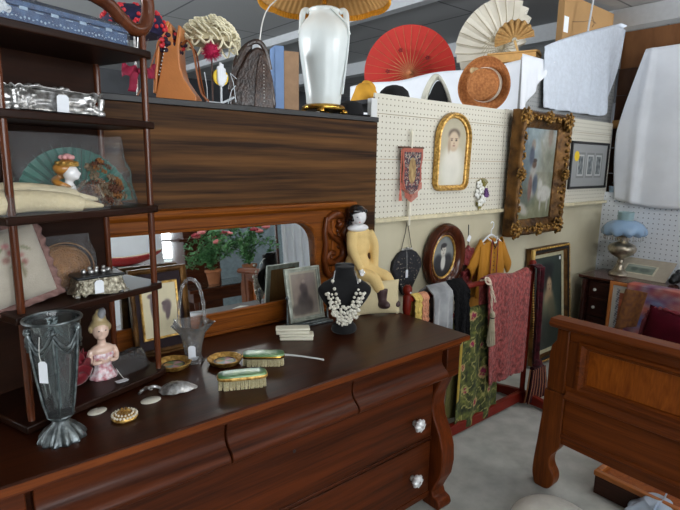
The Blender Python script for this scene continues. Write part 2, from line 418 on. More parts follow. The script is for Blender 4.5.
# ------------------------------------------------------------ sideboard with mirror back
SX, SY = 0.935, 1.65
side = thing('sideboard', 'long dark reddish mahogany sideboard with mirror back and glass-knobbed drawers', 'sideboard', (SX, SY, 0))
def L(mb, root): return mb.xf(Matrix.Translation(-Vector(root.location)), 0)
def top_poly():
    return [(0.03, 1.30), (1.84, 1.30), (1.84, 1.995), (0.03, 1.995)]
mb = MB().prism(top_poly(), 'Z', 0.828, 0.855)
obj('top', L(mb, side), M_top, side, bevel=0.006)
obj('top_edge', L(MB().box(.03, 1.84, 1.2975, 1.2995, .831, .851), side), wood('worn_edge_wood', rgb(78, 34, 10), rgb(124, 62, 22), 'X', 6, .4, .05, 16), side, smooth=False, label='lighter worn front edge')
mb = MB().prism([(0.05, 1.325), (1.825, 1.325), (1.825, 1.985), (0.05, 1.985)], 'Z', 0.805, 0.828)
mb.box(0.06, 1.80, 1.42, 1.98, 0.10, 0.806)      # carcase
mb.box(1.738, 1.826, 1.335, 1.98, 0.66, 0.806).box(0.05, 0.14, 1.335, 1.98, 0.66, 0.806)
mb.box(0.14, 1.74, 1.40, 1.44, 0.345, 0.36).box(0.14, 1.74, 1.40, 1.44, 0.05, 0.08).box(0.14, 1.74, 1.395, 1.44, 0.64, 0.665)
obj('body', L(mb, side), M_dark, side, bevel=0.004)
def cyma():      # drawer front, hollow above and swelling below
    P = [(1.345, 0.822)]
    K = [(1.347, .81), (1.352, .79), (1.356, .765), (1.356, .745), (1.350, .728), (1.336, .714), (1.322, .702), (1.315, .690), (1.317, .678), (1.328, .668), (1.345, .664)]
    P += [(p.x, p.z) for p in smoothp([(y, 0, z) for y, z in K], 3)]
    P += [(1.40, 0.662), (1.40, 0.822)]
    return P
for i, (x0, x1) in enumerate(((0.158, 0.678), (0.684, 1.202), (1.208, 1.728))):
    mb = MB().prism(cyma(), 'X', x0, x1)
    obj('drawer', L(mb, side), M_dark, side, bevel=0.003, angle=50)
knobm = mat('cut_glass_knob', rgb(236, 238, 240), .1, .2, .1, nscale=120, coat=1)
def knob(x, z, par, root):
    mb = MB(); 
    mb.lathe([(0.006, 0), (0.007, 0.012), (0.018, 0.018), (0.024, 0.028), (0.022, 0.036), (0.012, 0.042), (0, 0.043)], 24, rfn=lambda a, zz: 1 + 0.12 * math.cos(a * 8) * (1 if zz > .015 else 0))
    mb.xf(T(x, 1.398, z, rx=PI / 2, s=1.2), 0)
    obj('knob', L(mb, root), knobm, par, angle=25, label='faceted clear glass knob')
    mb = MB().lathe([(0.012, 0), (0.013, 0.004), (0.005, 0.006), (0.005, 0.05), (0.007, 0.052), (0, 0.054)], 16).xf(T(x, 1.399, z, rx=PI / 2), 0)
    obj('knob_stem', L(mb, root), M_silver, par)
for z0, z1, zk in ((0.36, 0.64, 0.468), (0.08, 0.343, 0.2)):
    mb = MB().box(0.145, 1.732, 1.40, 1.43, z0 + .003, z1 - .003)
    d = obj('drawer', L(mb, side), M_dark, side, bevel=0.004)
    for kx in (0.27, 1.611): knob(kx, zk, d, side)
    mb = MB().lathe([(0.006, 0), (0.007, 0.0015), (0, 0.002)], 16).xf(T(0.97, 1.4, z1 - 0.07, rx=PI / 2, s=1), 0)
    obj('keyhole', L(mb, side), M_black, d)
def scrollpoly(s=0):     # side profile (y, z) of the scrolled front leg
    P = [(1.36, 0.66), (1.375, 0.62), (1.40, 0.56), (1.408, 0.50), (1.395, 0.44), (1.36, 0.38), (1.338, 0.31), (1.333, 0.24), (1.343, 0.17), (1.372, 0.11), (1.385, 0.08), (1.375, 0.055), (1.345, 0.045), (1.335, 0.02), (1.345, 0.0)]
    out = []
    for i in range(len(P) - 1):
        for k in range(4):
            t = k / 4; out.append((P[i][0] + (P[i + 1][0] - P[i][0]) * t, P[i][1] + (P[i + 1][1] - P[i][1]) * t))
    out.append(P[-1])
    return out + [(1.44, 0), (1.44, 0.66)]
for x0, x1 in ((1.742, 1.83), (0.045, 0.135)):
    mb = MB().prism(scrollpoly(), 'X', x0, x1)
    obj('leg', L(mb, side), M_darkZ, side, bevel=0.006, angle=60)
for x0 in (0.06, 1.74): obj('leg', L(MB().box(x0, x0 + .06, 1.92, 1.98, 0, 0.1), side), M_darkZ, side, bevel=.004)
# mirror back
def rrect(x0, x1, z0, z1, r, n=8):
    o = []
    for cx, cz, a0 in ((x1 - r, z0 + r, -PI / 2), (x1 - r, z1 - r, 0), (x0 + r, z1 - r, PI / 2), (x0 + r, z0 + r, PI)):
        for i in range(n + 1):
            a = a0 + PI / 2 * i / n; o.append((cx + r * math.cos(a), cz + r * math.sin(a)))
    return o
GX0, GX1, GZ0, GZ1 = 0.42, 1.475, 0.955, 1.312
inner = rrect(GX0, GX1, GZ0, GZ1, 0.10)
def outer_of(p):
    cx, cz = (GX0 + GX1) / 2, (GZ0 + GZ1) / 2; hx, hz = 0.64, 0.275; dx, dz = p[0] - cx, p[1] - cz
    X0, X1, Z0, Z1 = 0.30, 1.585, 0.857, 1.365
    k = 1e9
    if dx > 1e-6: k = min(k, (X1 - cx) / dx)
    if dx < -1e-6: k = min(k, (X0 - cx) / dx)
    if dz > 1e-6: k = min(k, (Z1 - cz) / dz)
    if dz < -1e-6: k = min(k, (Z0 - cz) / dz)
    return (cx + dx * k, cz + dz * k)
X0, X1, Z0, Z1 = 0.30, 1.585, 0.857, 1.365
# dense inner ring incl. straight runs so that the board has clean corners
ring = []
for i in range(len(inner)):
    a, c = inner[i], inner[(i + 1) % len(inner)]
    d = math.dist(a, c); n = max(1, int(d / 0.02))
    for k in range(n): ring.append((a[0] + (c[0] - a[0]) * k / n, a[1] + (c[1] - a[1]) * k / n))
outr = [outer_of(p) for p in ring]
for cx_, cz_ in ((X0, Z0), (X1, Z0), (X1, Z1), (X0, Z1)):
    j = min(range(len(outr)), key=lambda q: math.dist(outr[q], (cx_, cz_))); outr[j] = (cx_, cz_)
n = len(ring); mb = MB()
vs = [(p[0], 1.962, p[1]) for p in ring] + [(p[0], 1.962, p[1]) for p in outr] + [(p[0], 1.99, p[1]) for p in ring] + [(p[0], 1.99, p[1]) for p in outr]
fs = []
for i in range(n):
    j = (i + 1) % n
    fs += [(i, j, n + j, n + i), (2 * n + i, 3 * n + i, 3 * n + j, 2 * n + j), (i, 2 * n + i, 2 * n + j, j), (n + i, n + j, 3 * n + j, 3 * n + i)]
mb.add(vs, fs)
mb.box(0.20, 1.71, 1.95, 1.99, 0.857, 0.872)
mframe = obj('mirror_frame', L(mb, side), M_oak, side, bevel=0.003)
obj('moulding', L(MB().sweep(ring, [(0.0, 1.964), (0.0, 1.957), (0.006, 1.953), (0.013, 1.957), (0.015, 1.964)]), side), M_oak, mframe)
obj('mirror_glass', L(MB().prism([(p[0], p[1] - 1.13) for p in ring], 'Y', -.002, .002).xf(T(0, 1.979, 1.13, rx=-math.radians(3.6)), 0), side), mat('mirror_silvering', (0.86, 0.9, 0.9, 1), 0.015, 1.0, var=0.0), mframe, smooth=False)
mb = MB().prism([(1.99, 1.365), (1.945, 1.365), (1.94, 1.372), (1.932, 1.378), (1.93, 1.392), (1.936, 1.402), (1.99, 1.404)], 'X', 0.17, 1.72)
obj('cornice', L(mb, side), M_oak, mframe, bevel=0.002)
for sx in (1, -1):
    X = lambda x: SX + sx * ((x if x < 1.589 and x > 1.5875 else 1.712 - (1.712 - x) * 1.5) - SX)
    a, c = sorted((SX + sx * (1.588 - SX), SX + sx * (1.70 - SX)))
    obj('stile', L(MB().box(a, c, 1.962, 1.99, 0.872, 1.365), side), M_oakZ, mframe, bevel=.003)
    # carved double scroll bracket
    P = []
    def spiral(cx, cz, r0, r1, a0, a1, n=22): return [(cx + (r0 + (r1 - r0) * i / n) * math.cos(a0 + (a1 - a0) * i / n), cz + (r0 + (r1 - r0) * i / n) * math.sin(a0 + (a1 - a0) * i / n)) for i in range(n + 1)]
    top = spiral(1.645, 1.30, 0.012, 0.05, -PI * 1.0, PI * 0.75)
    S = top[::1]
    mid = [(1.585, 1.295), (1.60, 1.25), (1.64, 1.215), (1.672, 1.18), (1.676, 1.14), (1.655, 1.11)]
    bot = spiral(1.625, 1.125, 0.045, 0.012, -0.4, -PI * 2.1)
    def tb(pts, rr, yy=1.953): 
        return [(X(p[0]), yy, p[1]) for p in pts], rr
    mb = MB()
    for pts, r0, r1 in ((spiral(1.648, 1.305, 0.010, 0.046, -PI * .6, PI * 1.0) + [(1.606, 1.27), (1.625, 1.235), (1.655, 1.205), (1.672, 1.165), (1.668, 1.125), (1.64, 1.10), (1.61, 1.108), (1.60, 1.135), (1.615, 1.155), (1.635, 1.148)], 0.019, 0.015),
                        ([(1.70, 1.345), (1.69, 1.29), (1.672, 1.25), (1.69, 1.20), (1.70, 1.15), (1.69, 1.09), (1.66, 1.05), (1.62, 1.035)], 0.017, 0.015),
                        ([(1.60, 1.33), (1.592, 1.26), (1.598, 1.20), (1.592, 1.12), (1.60, 1.06), (1.62, 1.03)], 0.013, 0.012)):
        k = len(pts); mb.tube([(X(p[0]), 1.953, p[1]) for p in pts], [(r0 + (r1 - r0) * i / k) * (1 + 0.25 * math.sin(i * 0.5)) for i in range(k)], 10)
    a, c = sorted((X(1.60), X(1.70)))
    poly = [(1.592, 1.02), (1.66, 1.02), (1.70, 1.06), (1.712, 1.13), (1.70, 1.20), (1.69, 1.25), (1.715, 1.32), (1.712, 1.36), (1.592, 1.36)]
    mb.ball((X(1.648), 1.948, 1.306), 0.012)
    mb.ball((X(1.618), 1.948, 1.130), 0.013)
    for q in range(7): mb.ball((X(1.655 + .006 * math.sin(q)), 1.955, 1.235 + .02 * (q - 3)), 0.016, 0.007, 0.009, 9, 6, Euler((0, .6 * sx, 0)))
    obj('carved_scroll', L(mb, side), M_carve, mframe, label='carved walnut scroll bracket', angle=50)

# tall cabinet whose plain back rises behind the sideboard
cab = thing('wardrobe', 'tall wardrobe of dark streaky plywood rising behind the sideboard mirror', 'wardrobe', (0.56, 2.25, 0))
obj('body', L(MB().box(-0.80, 1.912, 2.0, 2.075, 0.0, 1.80), cab), M_panel, cab, bevel=.002)
obj('body', L(MB().box(-0.80, 1.912, 2.077, 2.5, 0.0, 1.80), cab), m_slat, cab, bevel=.002)
obj('top', L(MB().box(-0.81, 1.918, 1.996, 2.505, 1.801, 1.826), cab), M_black, cab, bevel=.003)

# ------------------------------------------------------------ whatnot standing on the sideboard
what = thing('whatnot', 'dark wooden open whatnot with five shelves on slim posts, on the sideboard', 'shelf', (0.195, 1.545, 0.855), (0, 0, math.radians(19.7)))
SZ = [0.03, 0.335, 0.593, 0.858, 1.07]     # shelf top heights above the sideboard
for i, z in enumerate(SZ):
    P = [(-0.03, -0.03), (0.405, -0.03), (0.445, -0.022), (0.458, -0.005), (0.458, 0.25), (-0.03, 0.25)]
    mb = MB().prism(P, 'Z', z - 0.022, z)
    obj('shelf', mb, M_shelf, what, bevel=0.004)
for x, y in ((0, 0), (0.432, 0), (0.432, 0.235), (-0.01, 0.235)):
    h = 1.12 if y == 0 else 1.07
    mb = MB().lathe([(0.0, 0.0), (0.013, 0.002), (0.015, 0.012), (0.009, 0.022), (0.0105, 0.06), (0.0105, h)], 16, x, y)
    obj('post', mb, M_post, what)
mb = MB().box(-0.02, 0.425, 0.236, 0.244, 0.03, 1.05)
obj('back_panel', mb, wood('whatnot_back', rgb(26, 12, 6), rgb(48, 24, 12), 'X', 4, 0.6, 0, spec=.15), what, smooth=False)
# curved gallery arm on top
P = [(-0.03, 0, 1.24), (0.08, 0, 1.225), (0.19, 0, 1.205), (0.27, 0.0, 1.192), (0.325, 0, 1.176), (0.365, 0, 1.146), (0.40, 0, 1.128), (0.432, 0, 1.134), (0.452, 0, 1.16), (0.46, 0, 1.20), (0.452, 0, 1.245), (0.42, 0, 1.27)]
mb = MB().tube(smoothp(P), 0.02, 14)
obj('gallery_arm', mb, M_post, what, label='curved glossy brown arm at the top')

# ------------------------------------------------------------ small helpers for goods
def price_tag(root, pts, card, rot=(0, 0, 0), w=0.022, h=0.036, col=None):
    """white card on a string; pts = string path, card = top centre of the card (all local to root)"""
    mb = MB().prism([(-w / 2, -h), (w / 2, -h), (w / 2, -0.006), (w / 2 - 0.006, 0), (-w / 2 + 0.006, 0), (-w / 2, -0.006)], 'Y', -0.0006, 0.0006)
    mb.xf(T(*card, *rot), 0)
    o = obj('price_tag', mb, col or M_white, root, smooth=False, label='white paper price tag')
    if pts: obj('string', MB().tube(smoothp(pts, 4), 0.0009, 6), M_string, o)
    return o
TOPZ = 0.855
# ---- fluted glass vase
vz = thing('vase', 'tall smoky fluted glass vase with metal garlands and flared metal foot', 'vase', (0.25, 1.452, TOPZ))
vz.scale = (.9, .9, .97)
flr = lambda k, a0=0.05: (lambda a, z: 1 + a0 * math.cos(a * k))
mb = MB().open_lathe([(0.0, 0.066), (0.032, 0.066), (0.037, 0.075), (0.042, 0.11), (0.053, 0.18), (0.062, 0.25), (0.068, 0.31), (0.074, 0.343), (0.076, 0.346), (0.072, 0.347), (0.066, 0.32), (0.058, 0.25), (0.048, 0.17), (0.038, 0.10), (0.0, 0.09)], 64, rfn=lambda a, z: 1 + 0.045 * abs(math.cos(a * 6)) * (1 if z < .3 else .2))
obj('body', mb, clear('smoked_glass', (0.74, 0.80, 0.80, 1), 0.34, 0.06, 0.1, 0.03, 12), vz)
mb = MB().lathe([(0.0, 0), (0.062, 0.0), (0.064, 0.004), (0.060, 0.014), (0.045, 0.032), (0.026, 0.048), (0.022, 0.056), (0.030, 0.062), (0.038, 0.07), (0.036, 0.074), (0, 0.074)], 72, rfn=lambda a, z: 1 + (0.07 * math.cos(a * 12) if z < .04 else 0))
obj('foot', mb, M_pewter, vz)
obj('rim', MB().tube([(0.075 * math.cos(2 * PI * i / 40), 0.075 * math.sin(2 * PI * i / 40), 0.345) for i in range(40)], 0.004, 8, True), M_pewter, vz)
mb = MB()
for k in range(6):
    a0 = 2 * PI * k / 6 + .3
    for dz, r_ in ((0, .004), (0.016, .003)):
        pts = []
        for i in range(13):
            t = i / 12; a = a0 + t * PI / 3; z = 0.322 - dz - 0.045 * math.sin(t * PI); rr = 0.069 * (1 - (0.32 - z) * 1.4) + 0.004
            pts.append((rr * math.cos(a), rr * math.sin(a), z))
        mb.tube(pts, [r_ * (1 + 0.35 * math.sin(i * 2.1)) for i in range(13)], 7)
    c = (0.073 * math.cos(a0), 0.073 * math.sin(a0), 0.322); mb.ball(c, 0.009, seg=10, rings=7)
    for q in range(5): mb.ball((c[0] + .008 * math.cos(q * 1.26) * -math.sin(a0), c[1] + .008 * math.cos(q * 1.26) * math.cos(a0), c[2] + .008 * math.sin(q * 1.26)), 0.005, seg=8, rings=5)
obj('garland', mb, M_pewter, vz, label='cast metal swags and rosettes')
mb = MB()
for k in range(6):
    a = 2 * PI * k / 6 + .3
    mb.tube([(rr * math.cos(a), rr * math.sin(a), z) for rr, z in ((.036, .072), (.046, .11), (.057, .18), (.066, .25), (.072, .315))], 0.0035, 6)
obj('strap', mb, M_pewter, vz)
price_tag(vz, [(-.045, -.055, .315), (-.05, -.062, .27), (-.046, -.062, .25)], (-.044, -.064, .252), (0.05, 0.05, -0.7), .024, .06)

# ---- pearl trimmed brooch and ovals
br = thing('brooch', 'round gilt brooch ringed with pearls lying at the sideboard front', 'brooch', (0.415, 1.462, TOPZ), (0, 0, -.5))
obj('base', MB().lathe([(0, 0), (.034, 0), (.037, .005), (.034, .011), (.026, .014), (0, .014)], 40), M_gold, br)
mb = MB()
for k in range(22): a = 2 * PI * k / 22; mb.ball((.033 * math.cos(a), .033 * math.sin(a), .012), .0042, seg=8, rings=6)
for k in range(15): a = 2 * PI * k / 15; mb.ball((.024 * math.cos(a), .024 * math.sin(a), .017), .0035, seg=8, rings=6)
obj('pearls', mb, mat('pearl', rgb(222, 212, 190), .2, 0, .03, coat=.5), br)
mb = MB()
for k in range(9): a = 2 * PI * k / 9; mb.tube([(.0, .0, .016), (.010 * math.cos(a), .010 * math.sin(a), .024), (.020 * math.cos(a + .3), .020 * math.sin(a + .3), .018)], .0012, 5)
for k in range(5): a = 2 * PI * k / 5; mb.ball((.009 * math.cos(a), .009 * math.sin(a), .026), .003, seg=8, rings=5)
obj('filigree', mb, M_gold, br)
M_mop = mat('mother_of_pearl', rgb(214, 210, 196), .22, 0, .04, coat=.6)
def oval(lab, x, y, rz, a, bq):
    mb = MB().lathe([(0, 0), (.9, 0), (1, .002), (1, .004), (.9, .006), (0, .007)], 36)
    mb.v = [(p[0] * a, p[1] * bq, p[2]) for p in mb.v]
    return single('oval_plaque', lab, 'plaque', mb, M_mop, (x, y, TOPZ), (0, 0, rz), group='pale oval plaques')
oval('pale oval plaque lying beside the pearl brooch', 0.362, 1.545, .2, .028, .02)
oval('pale oval plaque lying in front of the silver shell dish', 0.512, 1.52, .0, .031, .022)
sd = thing('shell_dish', 'small silver leaf-shaped dish with curled handle on the sideboard', 'dish', (0.605, 1.55, TOPZ), (0, 0, -.35)); sd.scale = (1.15, 1.2, 1.2)
def shell(u, v):
    a = 2 * PI * u; r = v; x = r * .052 * math.cos(a) * (1.15 if math.cos(a) > 0 else .9); y = r * .033 * math.sin(a) * (1 - .25 * math.cos(a))
    return (x, y, .022 * (1 - r * r) + .002 + .0015 * math.cos(a * 9) * r)
mb = MB().grid(shell, 48, 8, True); mb.f.append(tuple(range(48 * 8, 48 * 9)))
obj('bowl', mb, M_silver, sd, label='domed silver leaf')
mb = MB().tube(smoothp([(-.04, 0, .01), (-.058, .006, .015), (-.072, -.004, .018), (-.085, .008, .010), (-.098, -.006, .004)]), .004, 8)
for k in range(4): mb.ball((-.055 - .012 * k, .008 * (-1) ** k, .014), .006, .005, .003, 8, 6)
obj('handle', mb, M_silver, sd)

# ---- two gilt dishes
def gilt_dish(lab, x, y):
    r = thing('trinket_dish', lab, 'dish', (x, y, TOPZ), group='round gilt trinket dishes')
    mb = MB().lathe([(0, 0), (.045, 0), (.052, .004), (.060, .016), (.064, .021), (.061, .023), (.050, .018), (.044, .010), (.0, .009)], 60, rfn=lambda a, z: 1 + .02 * math.cos(a * 15))
    obj('rim', mb, M_gold, r)
    paint(lambda u, v: ((.03 * v + .008 * 0) * math.cos(2 * PI * u) * 1.35, .03 * v * math.sin(2 * PI * u) * 1.35, .0105), lambda u, v: ((60, 50, 50) if v > .75 else (150 + 40 * math.sin(u * 19), 140, 120 + 40 * math.cos(u * 9))), 'picture', M_paintg, r, 40, 8)
    return r
gilt_dish('round gilt trinket dish left of the crystal basket', 0.672, 1.735)
gilt_dish('round gilt trinket dish right of the crystal basket', 0.835, 1.655)

# ---- crystal basket
M_cut = clear('bright_cut_glass', (.98, .99, .99, 1), .30, .04, .4, .07, 60)
cb = thing('glass_basket', 'clear cut-glass basket with tall arched handle', 'basket', (0.752, 1.745, TOPZ), (0, 0, -.5))
mb = MB().open_lathe([(0, 0), (.038, 0), (.04, .004), (.032, .014), (.028, .03), (.034, .07), (.045, .11), (.066, .145), (.073, .152), (.069, .150), (.042, .113), (.031, .075), (.022, .04), (0, .034)], 60, rfn=lambda a, z: 1 + (.05 * math.cos(a * 10)) + (.12 * math.cos(a * 5) if z > .13 else 0))
obj('bowl', mb, M_cut, cb)
pts = [(-.048, 0, .12), (-.046, 0, .17), (-.040, 0, .24), (-.026, 0, .295), (0, 0, .315), (.026, 0, .295), (.040, 0, .24), (.046, 0, .17), (.048, 0, .12)]
obj('handle', MB().tube(smoothp(pts, 6), [.006 + .0012 * math.sin(i * 1.9) for i in range(49)], 10, flat=1.3), M_cut, cb)
price_tag(cb, None, (.0, -.042, .075), (.08, 0, 0), .026, .05)
price_tag(cb, None, (.01, -.05, .035), (.9, 0, .3), .028, .04)

# ---- brushes
M_green = mat('green_enamel', rgb(46, 104, 66), .28, .1, nscale=9, col2=rgb(150, 186, 120), coat=.4)
M_brist = mat('cream_bristle', rgb(216, 200, 150), .8, 0, nscale=220, col2=rgb(240, 230, 190), bump=.8, bscale=500)
M_white_en = mat('white_enamel_handle', rgb(206, 210, 208), .2, .3, var=.02, coat=.5)
def brush(lab, x, y, rz, handle=False):
    r = thing('hair_brush', lab, 'brush', (x, y, TOPZ), (0, 0, rz), 'green backed brushes')
    def st(z, k): return [(.083 * k * math.copysign(abs(math.cos(a)) ** .42, math.cos(a)), .027 * k * math.copysign(abs(math.sin(a)) ** .5, math.sin(a)), z) for a in [2 * PI * i / 40 for i in range(40)]]
    def stack(levels):
        mb = MB(); n = 40; vs = []
        for z, k in levels: vs += st(z, k)
        fs = [tuple(range(n))[::-1], tuple(range((len(levels) - 1) * n, len(levels) * n))]
        for q in range(len(levels) - 1):
            for i in range(n): j = (i + 1) % n; fs.append((q * n + i, q * n + j, (q + 1) * n + j, (q + 1) * n + i))
        return mb.add(vs, fs)
    mb = MB(); random.seed(3)
    for i in range(23):
        for j in range(7):
            px, py = -.074 + i * .0067, -.021 + j * .007
            if (px / .083) ** 4 + (py / .027) ** 2 > .95: continue
            e = .004
            mb.tube([(px * 1.03 + random.uniform(-e, e) * .6, py * 1.06, .0005), (px, py, .028)], [.0032, .0026], 5)
    obj('bristles', mb, M_brist, r)
    obj('rim', stack([(.026, .97), (.028, 1.0), (.033, 1.0), (.035, .96)]), M_brass if handle else M_gold, r)
    obj('back', stack([(.034, .97), (.0375, .96), (.0395, .92), (.0402, .7)]), M_green, r)
    if handle:
        obj('handle', MB().tube(smoothp([(.078, 0, .031), (.10, 0, .030), (.14, 0, .026), (.20, 0, .018), (.235, 0, .012)]), [.007, .0065, .006, .006, .005, .005, .005, .0048, .0046, .0046, .0046, .0046, .0046, .0046, .0046, .005, .005][:17], 10, flat=.6), M_white_en, r)
    return r
brush('green and gilt backed clothes brush, the one without a handle', 0.79, 1.442, -.42).scale = (1.0, 1.15, 1.25)
brush('green and gilt backed hair brush with slim white handle', 0.945, 1.562, -.62, True).scale = (.95, 1.15, 1.15)
# ---- small stacked ivory boxes
iv = mat('ivory_celluloid', rgb(226, 222, 202), .35, 0, .03, coat=.3)
for k, (dx, dz, lab, rz) in enumerate(((0, 0, 'ivory coloured soap box, lower of the stacked pair', -.62), (-.014, .027, 'ivory coloured soap box, upper of the stacked pair', -.56))):
    r = thing('trinket_box', lab, 'box', (1.2 + dx, 1.715 - dx * .6, TOPZ + dz), (0, 0, rz), 'stacked ivory boxes')
    obj('body', MB().box(-.07, .07, -.026, .026, 0, .014), iv, r, bevel=.004)
    obj('lid', MB().box(-.072, .072, -.028, .028, .0145, .026), iv, r, bevel=.005)

# ---- velvet backed picture leaning on the mirror
vp = thing('framed_leaf_picture', 'gilt frame with dark velvet mount and two dark leaf shapes on ivory', 'picture', (0.70, 1.895, TOPZ), (-.13, 0, .03))
w2, h2 = .112, .335
obj('frame', MB().sweep(rect_path(-w2 + .012, w2 - .012, .012, h2 - .012, 26), [(-.010, 0.0), (-.008, -.008), (0, -.013), (.006, -.010), (.012, -.016), (.012, .008), (-.010, .008)], .0018, 70), M_goldd, vp)
M_velv = mat('aubergine_velvet', rgb(30, 14, 22), .9, 0, .2, sheen=.5)
obj('mount', MB().box(-w2 + .008, w2 - .008, -.002, .004, .006, h2 - .006), M_velv, vp, smooth=False)
obj('inner_frame', MB().sweep(rect_path(-.069, .069, .064, .274, 8), [(-.003, -.003), (-.002, -.008), (.003, -.009), (.006, -.006), (.006, -.002)]), M_gold, vp)
bl = [(.30, .52, .085, .27, (84, 66, 66), .3, .12), (.28, .78, .13, .05, (92, 72, 70), .3), (.36, .26, .05, .17, (84, 66, 66), .3, -.3), (.70, .56, .14, .12, (98, 82, 84), .3, .5), (.72, .44, .07, .14, (90, 74, 76), .3, -.3), (.62, .62, .07, .04, (90, 74, 76), .3)]
paint(lambda u, v: (-.066 + .132 * u, -.0045, .067 + .204 * v), blobs((206, 196, 164), bl, 5, 5, 3), 'picture', M_paintg, vp, 50, 76)

# ---- swing photo frame
sp = thing('swing_photograph', 'silver swing frame holding a faded standing portrait photograph', 'photo frame', (1.36, 1.845, TOPZ), (0, 0, -.05))
mb = MB().box(-.135, .115, -.035, .03, 0, .012).box(-.125, .105, -.022, .018, .012, .018)
obj('base', mb, M_pewter, sp, bevel=.004)
for x in (-.117, .103): obj('post', MB().lathe([(.009, .018), (.006, .024), (.0045, .06), (.0045, .13), (.007, .136), (.007, .142), (.003, .15), (0, .156)], 14, x, -.002), M_pewter, sp)
FR = T(0, .0, .022, rx=-.22)
M_sfr = mat('brushed_silver_frame', rgb(128, 132, 122), .45, .4, nscale=40, col2=rgb(158, 162, 150))
mb = MB().sweep(rect_path(-.092, .078, .006, .236, 4), [(-.012, .002), (-.010, -.004), (-.002, -.004), (.001, -.008), (.008, -.006), (.009, .002), (.009, .008), (-.012, .008)]).xf(FR, 0)
fo = obj('frame', mb, M_sfr, sp)
bl = [(.5, .5, .33, .38, (132, 118, 108), .1), (.5, .45, .11, .27, (58, 48, 48), .5), (.5, .74, .055, .05, (150, 132, 124), .3), (.48, .62, .12, .09, (70, 58, 58), .4), (.38, .30, .12, .18, (66, 56, 54), .5), (.62, .28, .12, .16, (72, 62, 58), .5), (.3, .2, .3, .1, (84, 76, 70), .6), (.7, .75, .15, .12, (132, 118, 114), .8)]
def phbg(u, v):
    if abs(u - .5) > .37 or abs(v - .5) > .41: return (152, 146, 130)
    return (128, 116, 106)
o = paint(lambda u, v: tuple(FR @ Vector((-.092 + .170 * u, -.001, .006 + .23 * v))), blobs(phbg, bl, 6, 9, 1), 'photograph', M_paintg, fo, 46, 60)
obj('backing', MB().box(-.092, .078, .001, .006, .006, .236).xf(FR, 0), wood('frame_back_wood', rgb(90, 62, 34), rgb(120, 88, 52), 'Z', 4, .6, 0), fo, smooth=False)

# ---- black velvet bust and bead necklace
bz = .0
BR = (0, 0, -.60)
bu = thing('necklace_bust', 'black velvet display bust wearing a white bead necklace', 'bust', (1.42, 1.665, TOPZ), BR)
M_bv = mat('black_velvet', rgb(13, 13, 16), .95, 0, .2, sheen=.25)
def bustf(u, v):
    # v from base stem to neck, u round
    K = [(0, .045, .045, .0), (.01, .058, .05, 0), (.03, .055, .046, 0), (.05, .035, .03, 0), (.075, .035, .024, 0), (.10, .060, .028, -.004), (.14, .092, .034, -.008), (.18, .116, .036, -.008), (.205, .118, .034, -.004), (.225, .095, .034, 0), (.24, .06, .034, .004), (.255, .046, .035, .006), (.285, .041, .036, .006), (.293, .044, .038, .006), (.297, .036, .03, .006)]
    t = v * (len(K) - 1); i = min(int(t), len(K) - 2); f = t - i
    z, rx, ry, oy = [K[i][q] + (K[i + 1][q] - K[i][q]) * f for q in range(4)]
    a = 2 * PI * u
    y = ry * math.sin(a); 
    return (rx * math.cos(a), y + oy - (.012 if z > .1 and z < .22 and y > 0 else 0), z + (0.010 * (1 if math.sin(a) > 0 else 0) * (1 if v > .9 else 0)))
mb = MB().grid(bustf, 40, 28, True); mb.f += [tuple(range(40))[::-1], tuple(range(40 * 28, 40 * 29))]
obj('body', mb, M_bv, bu, sub=1)
nk = thing('necklace', 'white and silver bead bib necklace hanging on the black bust', 'necklace', (1.42, 1.665, TOPZ), BR)
random.seed(5); mb = MB(); m2 = MB(); mc = MB()
def surf(x, z):   # front of the bust
    return -(.036 + .022 * max(0, 1 - (x / .11) ** 2)) - .003 * (z < .2)
for row, (hw, drop, n) in enumerate(((.058, .10, 18), (.074, .120, 22), (.088, .136, 25), (.096, .150, 28), (.090, .166, 25))):
    for i in range(n):
        t = i / (n - 1) * 2 - 1; z = .222 - drop * (1 - t * t) ** .8 + .02 * abs(t); x = hw * t
        if row and abs(t) > .9: continue
        p = (x + random.uniform(-.003, .003), surf(x, z) - random.uniform(.001, .007), z + random.uniform(-.004, .004))
        (mb if random.random() < 2 else m2).ball(p, random.uniform(.0055, .0085), seg=10, rings=7)
for k in range(18):
    t = random.uniform(-1, 1); x = .07 * t; z = .12 - .06 * (1 - t * t) + random.uniform(-.012, .03)
    mb.ball((x, surf(x, z) - .008, z), .0055, .0045, .007, seg=8, rings=6)
for s in (-1, 1): mc.tube([(s * .055, -.03, .225), (s * .05, -.028, .25), (s * .044, -.01, .275), (s * .03, .02, .285), (0, .04, .288)], .002, 6)
obj('pearl_beads', mb, mat('white_bead', rgb(226, 222, 208), .2, 0, .03, coat=.6), nk)
obj('chain', mc, M_silver, nk)

# ---- cream cushion
def cushion(w, h, d, puff=2.4):
    def f(u, v):
        s = 1 if u < .5 else -1; uu = (u * 2) % 1 if u < 1 else 1
        x = (uu - .5) * (1 if s > 0 else -1)
        return None
    mb = MB(); n = 26
    def P(u, v, s):
        a, b_ = u * 2 - 1, v * 2 - 1
        e = max(0, (1 - abs(a) ** puff) * (1 - abs(b_) ** puff)) ** .55
        pinch = 1 - .07 * (1 - abs(a)) * abs(b_) ** 3
        x = a * w / 2 * (1 - .05 * (1 - b_ * b_)); z = h / 2 + b_ * h / 2 * (1 - .06 * (1 - a * a))
        return (x, s * d / 2 * e, z)
    mb.grid(lambda u, v: P(u, v, -1), n, n); mb.grid(lambda u, v: P(u, v, 1), n, n)
    return mb
cu = thing('cushion', 'small plain cream pincushion pillow behind the black bust', 'cushion', (1.72, 1.76, TOPZ + .002), (-.16, 0, -.45))
mb = cushion(.23, .17, .055)
